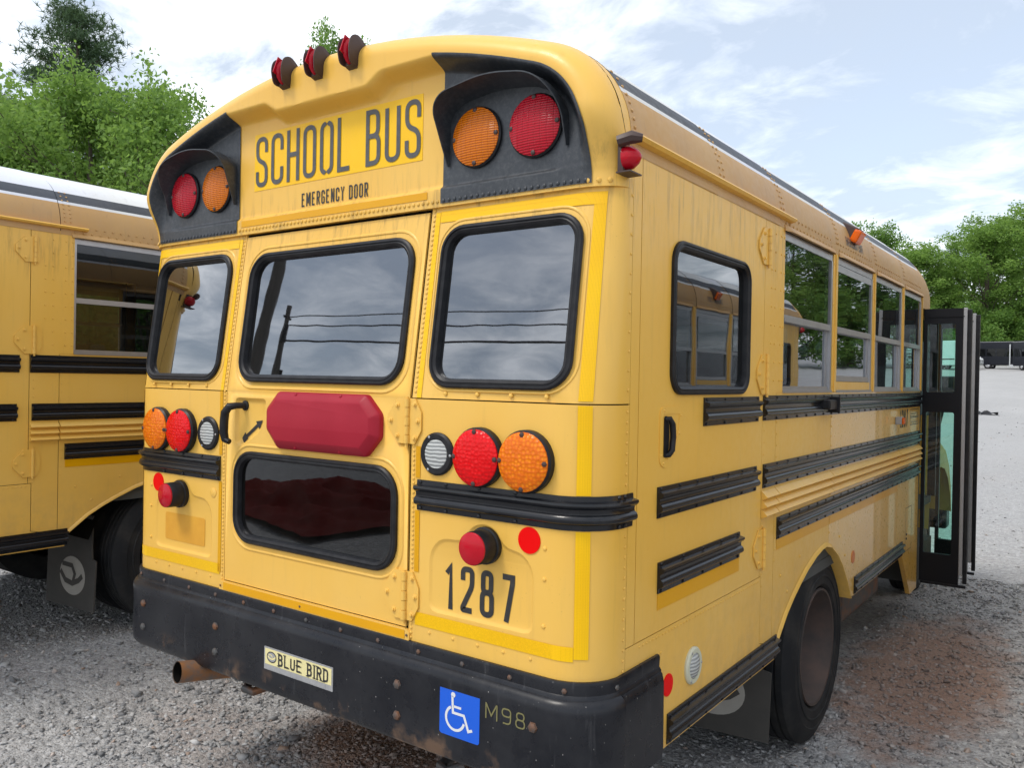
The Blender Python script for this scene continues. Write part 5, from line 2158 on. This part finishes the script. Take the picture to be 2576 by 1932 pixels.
def pine_proto(seed, H, W, ntuft, bare=0.35):
    r = np.random.default_rng(seed)
    mb = MB()
    path = [Vector((0.15 * math.sin(t * 3), 0.1 * math.cos(t * 2.5), H * t)) for t in np.linspace(0, 1, 8)]
    r0 = 0.013 * H
    mb.tube(path, [r0 * (1.15 - 1.05 * t) + 0.015 for t in np.linspace(0, 1, 8)], 9)
    cent = []
    nb = 34
    for k in range(nb):
        t = bare + (0.985 - bare) * k / nb
        a = k * 2.4 + r.random()
        ext = W * 0.5 * ((1 - ((t - bare) / (1 - bare)) ** 1.6) * 0.86 + 0.14) * (0.55 + 0.55 * r.random())
        st = Vector((0, 0, H * t))
        en = st + Vector((math.cos(a) * ext, math.sin(a) * ext, 0.02 * H + 0.22 * ext * r.random()))
        md = st.lerp(en, 0.55) + Vector((0, 0, -0.04 * ext))
        mb.tube([st, md, en], [r0 * 0.34 * (1.15 - t) + 0.01, r0 * 0.2 * (1.15 - t) + 0.008, 0.008], 5)
        for q in range(6):
            f = 0.45 + 0.6 * r.random()
            pt = st.lerp(en, f) + Vector((r.normal() * .07 * W, r.normal() * .07 * W, 0.02 * H * r.random()))
            mb.tube([st.lerp(en, f * 0.85), pt], [0.012, 0.006], 4)
            cent.append(pt)
    cc = np.array([c_[:] for c_ in cent])
    idx = r.integers(0, len(cc), ntuft)
    ctr = cc[idx] + r.normal(size=(ntuft, 3)) * np.array([.45, .45, .22]) * W / 9
    per = 9
    C = np.repeat(ctr, per, 0)
    d = r.normal(size=(len(C), 3))
    d[:, 2] += 0.4
    d /= np.linalg.norm(d, axis=1, keepdims=True)
    s_ = np.cross(d, r.normal(size=(len(C), 3)))
    s_ /= np.linalg.norm(s_, axis=1, keepdims=True)
    L = 0.30 * (0.7 + 0.6 * r.random((len(C), 1)))
    P = np.stack([C - s_ * 0.022, C + s_ * 0.022, C + d * L], 1).reshape(-1, 3)
    F = np.arange(len(C) * 3).reshape(-1, 3)
    return mb, P, F


PROTO = {}


def make_proto(key, data, bark, leaf):
    mb, P, F = data
    tr = mb.build('trunk', bark)
    trm = tr.data
    bpy.data.objects.remove(tr)
    PROTO[key] = (trm, mesh_from('crown', P, F, leaf))


make_proto('near_a', tree_proto(0, 21, 11.0, 6.6, 26000, 0.16, 0.10, 26), 'bark', 'leaf_light')
make_proto('near_b', tree_proto(0, 22, 10.5, 6.2, 26000, 0.16, 0.08, 26), 'bark', 'leaf_light')
make_proto('tall_a', tree_proto(0, 31, 24.0, 9.6, 26000, 0.34, 0.12, 30), 'bark', 'leaf_light')
make_proto('tall_b', tree_proto(0, 32, 25.0, 8.8, 24000, 0.34, 0.12, 28), 'bark', 'leaf_mid')
make_proto('tall_c', tree_proto(0, 33, 22.0, 8.6, 18000, 0.34, 0.18, 24), 'bark', 'leaf_mid')
make_proto('shrub', tree_proto(0, 41, 7.0, 8.0, 14000, 0.28, 0.06, 14), 'bark', 'leaf_mid')
make_proto('pine_a', pine_proto(51, 20.0, 7.4, 5200, 0.42), 'pine_bark', 'needle')
make_proto('pine_b', pine_proto(52, 23.0, 7.0, 4600, 0.30), 'pine_bark', 'needle')


def dirpos(u, D):
    """point on the lot seen under image column u at distance D along the view axis (used once, for laying out the far trees)"""
    p = CAMPOS + fw * D + rt * ((u - 1288.0) / 2072.9 * D)
    return p.x, p.y


def plant(name, key, u, D, label, group, sc=1.0, scz=None, rz=None):
    x, y = dirpos(u, D)
    t = empty(name, (x, y, float(gz(x, y)) - 0.05), rz if rz is not None else rnd.uniform(0, 6.28))
    scz = scz or sc
    t.scale = (sc, sc, scz)
    for nm, me in zip(('trunk', 'crown'), PROTO[key]):
        o = bpy.data.objects.new(nm, me)
        COL.objects.link(o)
        o.parent = t
    tag(t, label, 'tree', group)
    return t


GL_ = 'trees behind the left bus'
plant('deciduous_tree', 'near_a', -60, 25, 'bright green tree at the left edge behind the left bus, left of the pine', GL_, 1.0, 0.93)
plant('deciduous_tree', 'near_b', 75, 26, 'bright green tree in front of the tall pine at the left', GL_, 0.95, 0.92)
plant('deciduous_tree', 'near_a', 235, 25, 'bright green tree right below the tall pine crown', GL_, 0.9, 0.95, 2.0)
plant('deciduous_tree', 'near_b', 385, 24, 'bright green tree closest to the roof edge of bus 1287', GL_, 0.9, 0.92, 1.0)
plant('deciduous_tree', 'near_b', 160, 31, 'darker green tree tucked behind the bright trees at the left', GL_, 1.1, 0.86, 4.0)
plant('deciduous_tree', 'near_a', 330, 32, 'green tree behind the gap between the left bright trees', GL_, 1.05, 0.80, 5.0)
plant('pine_tree', 'pine_a', 182, 41, 'tall dark pine rising above the green trees at the left', GL_, 0.98, 0.97, 0.4)
plant('pine_tree', 'pine_b', -30, 44, 'thin pine partly cut by the left edge of the picture', GL_, 0.9, 0.70, 1.0)
plant('deciduous_tree', 'tall_b', 800, 47, 'tree top peeking over the roof behind the red roof lamps', 'trees behind the left bus', 0.42, 0.80, 0.0)

GR_ = 'trees along the far edge of the lot'
lst = [
    ('deciduous_tree', 'tall_b', 2130, 122, 0.95, 1.02, 'leafy tree rising directly over the front of the bus roof'),
    ('deciduous_tree', 'tall_c', 2215, 118, 1.0, 1.12, 'darker loose-crowned tree just right of the orange roof lamp'),
    ('deciduous_tree', 'tall_a', 2300, 112, 1.05, 0.86, 'bright green rounded tree right of the bus roof'),
    ('pine_tree', 'pine_b', 2385, 126, 1.0, 0.96, 'dark pine in the dip of the tree line above the open door'),
    ('deciduous_tree', 'tall_c', 2345, 124, 0.9, 0.78, 'dull green tree low in the dip of the tree line'),
    ('deciduous_tree', 'tall_a', 2475, 110, 1.15, 1.02, 'tall bright green tree above the black shuttle bus'),
    ('deciduous_tree', 'tall_b', 2440, 122, 1.0, 1.0, 'mid green tree behind the tall bright one'),
    ('deciduous_tree', 'tall_a', 2575, 112, 1.15, 1.12, 'tallest bright green tree at the right edge'),
    ('deciduous_tree', 'tall_b', 2540, 126, 1.0, 1.08, 'mid green tree half hidden behind the tallest one'),
    ('deciduous_tree', 'shrub', 2180, 108, 1.0, 1.1, 'low bushy tree at the foot of the tree line behind the bus'),
    ('deciduous_tree', 'shrub', 2290, 106, 1.1, 1.3, 'low bushy tree seen through the door glass'),
    ('deciduous_tree', 'shrub', 2365, 108, 1.1, 1.2, 'low bushy tree seen at the top of the door glass'),
    ('deciduous_tree', 'shrub', 2430, 107, 1.1, 1.35, 'low bushy tree just left of the black shuttle bus'),
    ('deciduous_tree', 'shrub', 2500, 106, 1.1, 1.2, 'low bushy tree right above the black shuttle bus roof'),
    ('deciduous_tree', 'shrub', 2575, 107, 1.1, 1.3, 'low bushy tree behind the black van at the right edge'),
    ('deciduous_tree', 'tall_b', 2040, 124, 1.0, 0.95, 'tree hidden behind the bus roof at the far edge'),
]
for nm, key, u, D, sc, scz, lb in lst:
    plant(nm, key, u, D, lb, GR_, sc, scz * 0.77)

for key, x, y, sc, scz, lb in (
        ('tall_a', 3.0, 113, 1.1, 0.80, 'tree just beyond the right edge, mirrored in the last side window'),
        ('tall_b', 9.5, 111, 1.1, 0.85, 'tree mirrored at the left of the last side window of bus 1287'),
        ('tall_a', 15.0, 108, 1.15, 0.90, 'tree mirrored in the third side window of bus 1287'),
        ('tall_c', 20.5, 106, 1.15, 1.00, 'looser tree mirrored in the third side window of bus 1287'),
        ('tall_b', 26.0, 104, 1.15, 0.95, 'tree mirrored in the second side window of bus 1287'),
        ('tall_a', 31.5, 100, 1.1, 0.78, 'lower tree mirrored at the edge of the second side window'),
        ('shrub', 7.0, 104, 1.4, 1.3, 'bush mirrored low in the last side window'),
        ('shrub', 17.0, 101, 1.4, 1.3, 'bush mirrored low in the third side window'),
        ('shrub', 27.0, 98, 1.4, 1.3, 'bush mirrored low in the second side window')):
    t = empty('deciduous_tree', (x, y, float(gz(x, y)) - 0.05), rnd.uniform(0, 6.28))
    t.scale = (sc, sc, scz)
    for nm, me in zip(('trunk', 'crown'), PROTO[key]):
        o = bpy.data.objects.new(nm, me)
        COL.objects.link(o)
        o.parent = t
    tag(t, lb, 'tree', GR_)

# ------------------------------------------------------------------ vehicles across the lot
m = MT('van_black')
m.col(m.mix(m.noise(2, 4), (0.008, 0.009, 0.013), (0.02, 0.022, 0.03)))
m.rough(0.35)
m.set(Specular_IOR_Level=0.25)
m = MT('van_white')
m.col(m.mix(m.noise(1.5, 5), (0.72, 0.73, 0.74), (0.60, 0.61, 0.62)))
m.rough(0.4)
m = MT('chrome')
m.col(m.mix(m.noise(9, 3), (0.75, 0.75, 0.76), (0.6, 0.6, 0.62)))
m.set(Metallic=0.8)
m.rough(0.25)
glass('glass_dark', (0.10, 0.12, 0.14), 0.03)


def far_wheel(root, x, y, r=0.38):
    mb = MB()
    mb.lathe([(0.20, 0.02), (0.24, 0.0), (r - 0.03, 0.0), (r, 0.03), (r, 0.22), (r - 0.03, 0.25), (0.2, 0.25)], (x, y, r), (0, 1, 0), 24)
    w = mb.build('wheel', 'tire', root)
    mb = MB()
    mb.lathe([(0.24, 0.005), (0.20, 0.015), (0.12, -0.01), (0.08, -0.03), (0, -0.03)], (x, y, r), (0, 1, 0), 20)
    mb.build('hub', 'chrome', w)


def far_bus(name, x, y, rz, L, H, nose, body, label, cat, box=False):
    """cutaway vehicle: box body on a van front; its long side faces -y before rotation"""
    t = empty(name, (x, y, float(gz(x, y))), rz)
    mb = MB()
    b0 = 0.42
    bx1 = L - nose
    mb.bbox(0, bx1, 0, 2.2, b0, H, 0.09)
    mb.build('body', body, t)
    mb = MB()
    cab = [(bx1, b0), (L - 0.05, b0), (L, 0.65), (L, 1.05), (L - 0.12, 1.18), (L - nose * 0.55, 1.32), (bx1 + 0.25, 2.05), (bx1, 2.15)]
    for yy in (0.1, 2.1):
        mb.add([Vector((a, yy, b)) for a, b in cab], (tuple(range(len(cab))),))
    mb.loft([[Vector((a, yy, b)) for a, b in cab] for yy in (0.1, 2.1)], 0, True, False)
    mb.build('cab', body, t)
    mb = MB()
    mb.quad((bx1 + 0.10, 0.094, 1.35), (L - nose * 0.56, 0.094, 1.35), (bx1 + 0.35, 0.094, 1.95), (bx1 + 0.10, 0.094, 1.98))
    mb.quad((L - nose * 0.53, 0.2, 1.36), (L - nose * 0.53, 2.0, 1.36), (bx1 + 0.30, 1.95, 2.02), (bx1 + 0.30, 0.25, 2.02))
    mb.build('cab_window', 'glass_dark', t)
    if not box:
        n = int(bx1 / 1.0)
        for k in range(n):
            mb = MB()
            x0 = 0.25 + k * (bx1 - 0.3) / n
            mb.bbox(x0, x0 + (bx1 - 0.3) / n - 0.10, -0.006, 0.01, 1.35, 2.15, 0.003)
            mb.build('window', 'glass_dark', t)
        mb = MB()
        mb.box(0.0, bx1, -0.012, -0.004, H - 0.10, H - 0.06)
        mb.build('roof_trim', 'plate_silver', t)
    else:
        mb = MB()
        mb.box(0.0, bx1, -0.012, -0.004, 1.0, 1.12)
        mb.build('stripe', 'lamp_brown', t)
    for xx in (1.3, L - nose * 0.55):
        far_wheel(t, xx, 0.05)
        far_wheel(t, xx, 1.9)
    mb = MB()
    mb.bbox(L - 0.02, L + 0.06, 0.2, 2.0, 0.48, 0.66, 0.02)
    mb.bbox(L - 0.04, L + 0.02, 0.55, 1.65, 0.72, 1.0, 0.02)
    mb.build('front_bumper', 'chrome', t)
    for yy in (0.2, 1.75):
        mb = MB()
        mb.bbox(L - 0.05, L + 0.02, yy, yy + 0.28, 0.76, 1.0, 0.02)
        mb.build('headlamp', 'lens_clear', t)
    tag(t, label, cat)
    return t


ux, uy = dirpos(2455, 92)
ax_, ay_ = dirpos(2452, 94)
sh = far_bus('shuttle_bus', -9.6, 100.0, -0.10, 6.6, 2.95, 1.6, 'van_black', 'black shuttle bus parked across the lot with a wheelchair lift at its side', 'bus')
mb = MB()
for xx in (3.4, 4.5):
    mb.box(xx, xx + 0.10, -0.40, -0.28, 0.35, 2.6)
mb.box(3.4, 4.6, -0.45, -0.25, 0.30, 0.45)
mb.box(3.3, 4.7, -0.60, -0.05, 0.20, 0.30)
mb.build('wheelchair_lift', 'chrome', sh)
mb = MB()
mb.box(0.15, 0.65, -0.012, -0.004, 1.0, 1.3)
mb.build('notice', 'sticker_white', sh)
vn = far_bus('passenger_van', -5.6, 95.0, -0.9, 6.4, 2.9, 1.7, 'van_black', 'black van at the right edge with its chrome front turned to the viewer', 'van')
tk = far_bus('box_truck', -14.6, 96.0, -0.5, 6.2, 3.0, 1.7, 'van_white', 'white box truck with damaged nose seen through the open door glass', 'truck', True)
sv = far_bus('white_van', -17.5, 99.0, -0.2, 6.0, 2.8, 1.7, 'van_white', 'white van beyond the box truck, almost hidden by the bus', 'van', True)

# a black scrap on the gravel
mb = MB()
sx0, sy0 = dirpos(2468, 30)
bm = bmesh.new()
bmesh.ops.create_grid(bm, x_segments=10, y_segments=6, size=0.5)
for v_ in bm.verts:
    v_.co = Vector((v_.co.x * 1.1, v_.co.y * 0.5, 0.05 + 0.10 * math.sin(v_.co.x * 9) * math.cos(v_.co.y * 7) * (1 - abs(v_.co.x)) + 0.04 * rnd.random()))
mb.bm(bm, 0, Matrix.Translation(Vector((sx0, sy0, float(gz(sx0, sy0))))))
o = mb.build('rubber_scrap', 'rubber')
tag(o, 'black crumpled scrap lying on the pale gravel right of the open door', 'scrap')

# ------------------------------------------------------------------ behind the viewer: what the rear glass mirrors
m = MT('pole_wood')
m.col(m.mix(m.noise(8, 6, 0.6, m.coord((1, 1, 0.1))), (0.05, 0.045, 0.04), (0.12, 0.105, 0.09)))
m.rough(0.9)
m = MT('cable')
m.col((0.012, 0.012, 0.013))
m.rough(0.7)


def pole(x, y, H, r, label, arms=True):
    t = empty('utility_pole', (x, y, 0))
    mb = MB()
    mb.tube([(0, 0, -0.3), (0, 0, H * 0.5), (0, 0, H)], [r * 1.2, r, r * 0.8], 12)
    mb.build('post', 'pole_wood', t)
    if arms:
        mb = MB()
        mb.box(-0.06, 0.06, -0.3, 0.3, H - 0.75, H - 0.63)
        mb.tube([(0.30, 0.15, H - 2.1), (0.30, 0.15, H - 1.2)], 0.16, 10)
        mb.tube([(0.1, -0.25, H - 4.6), (0.1, -0.25, H - 3.6)], 0.10, 8)
        mb.build('fittings', 'rubber', t)
    tag(t, label, 'pole')


pole(-33.6, -25.0, 12.6, 0.19, 'wooden utility pole mirrored in the middle rear window')
pole(-23.6, -16.6, 12.8, 0.24, 'thicker leaning pole mirrored at the left of the middle rear window', False)
for z0, z1, rr, lb in ((11.95, 11.9, 0.028, 'upper wire mirrored across the rear windows'), (11.45, 11.2, 0.035, 'middle pair of wires mirrored across the rear windows'), (10.63, 10.43, 0.05, 'thick lowest cable mirrored across the rear windows')):
    mb = MB()
    pts = []
    for k in range(41):
        t = k / 40
        x = -33.6 + 70 * t
        pts.append((x, -25.0, z0 + (z1 - z0) * min(1, t * 3.5) - 0.9 * (1 - (2 * t - 1) ** 2) * 0.25))
    mb.tube(pts, rr, 6)
    o = mb.build('overhead_wire', 'cable')
    tag(o, lb, 'wire')
m = MT('tarp_red')
m.col(m.mix(m.noise(3, 5), (0.085, 0.006, 0.005), (0.17, 0.012, 0.009)))
m.rough(0.85)
m.set(Specular_IOR_Level=0.1)
mb = MB()
bm = bmesh.new()
bmesh.ops.create_grid(bm, x_segments=60, y_segments=40, size=0.5)
from mathutils import noise as mnoise
for v_ in bm.verts:
    x, y = v_.co.x * 4.2, v_.co.y * 2.6
    e = max(0.0, 1 - (2 * v_.co.x) ** 4) * max(0.0, 1 - (2 * v_.co.y) ** 4)
    hgt = 0.30 * abs(mnoise.noise(Vector((x * 0.9, y * 1.1, 3)))) + 0.16 * abs(mnoise.noise(Vector((x * 2.6, y * 2.2, 7)))) + 0.07 * abs(mnoise.noise(Vector((x * 6, y * 5, 1))))
    v_.co = Vector((x, y, 0.02 + hgt * (0.25 + e)))
mb.bm(bm, 0, Matrix.Translation(Vector((-5.9, -5.3, 0.17))) @ Matrix.Rotation(0.25, 4, 'Z'), True)
o = mb.build('tarpaulin', 'tarp_red')
tag(o, 'crumpled dark red tarpaulin mirrored in the lower rear door window', 'tarpaulin')
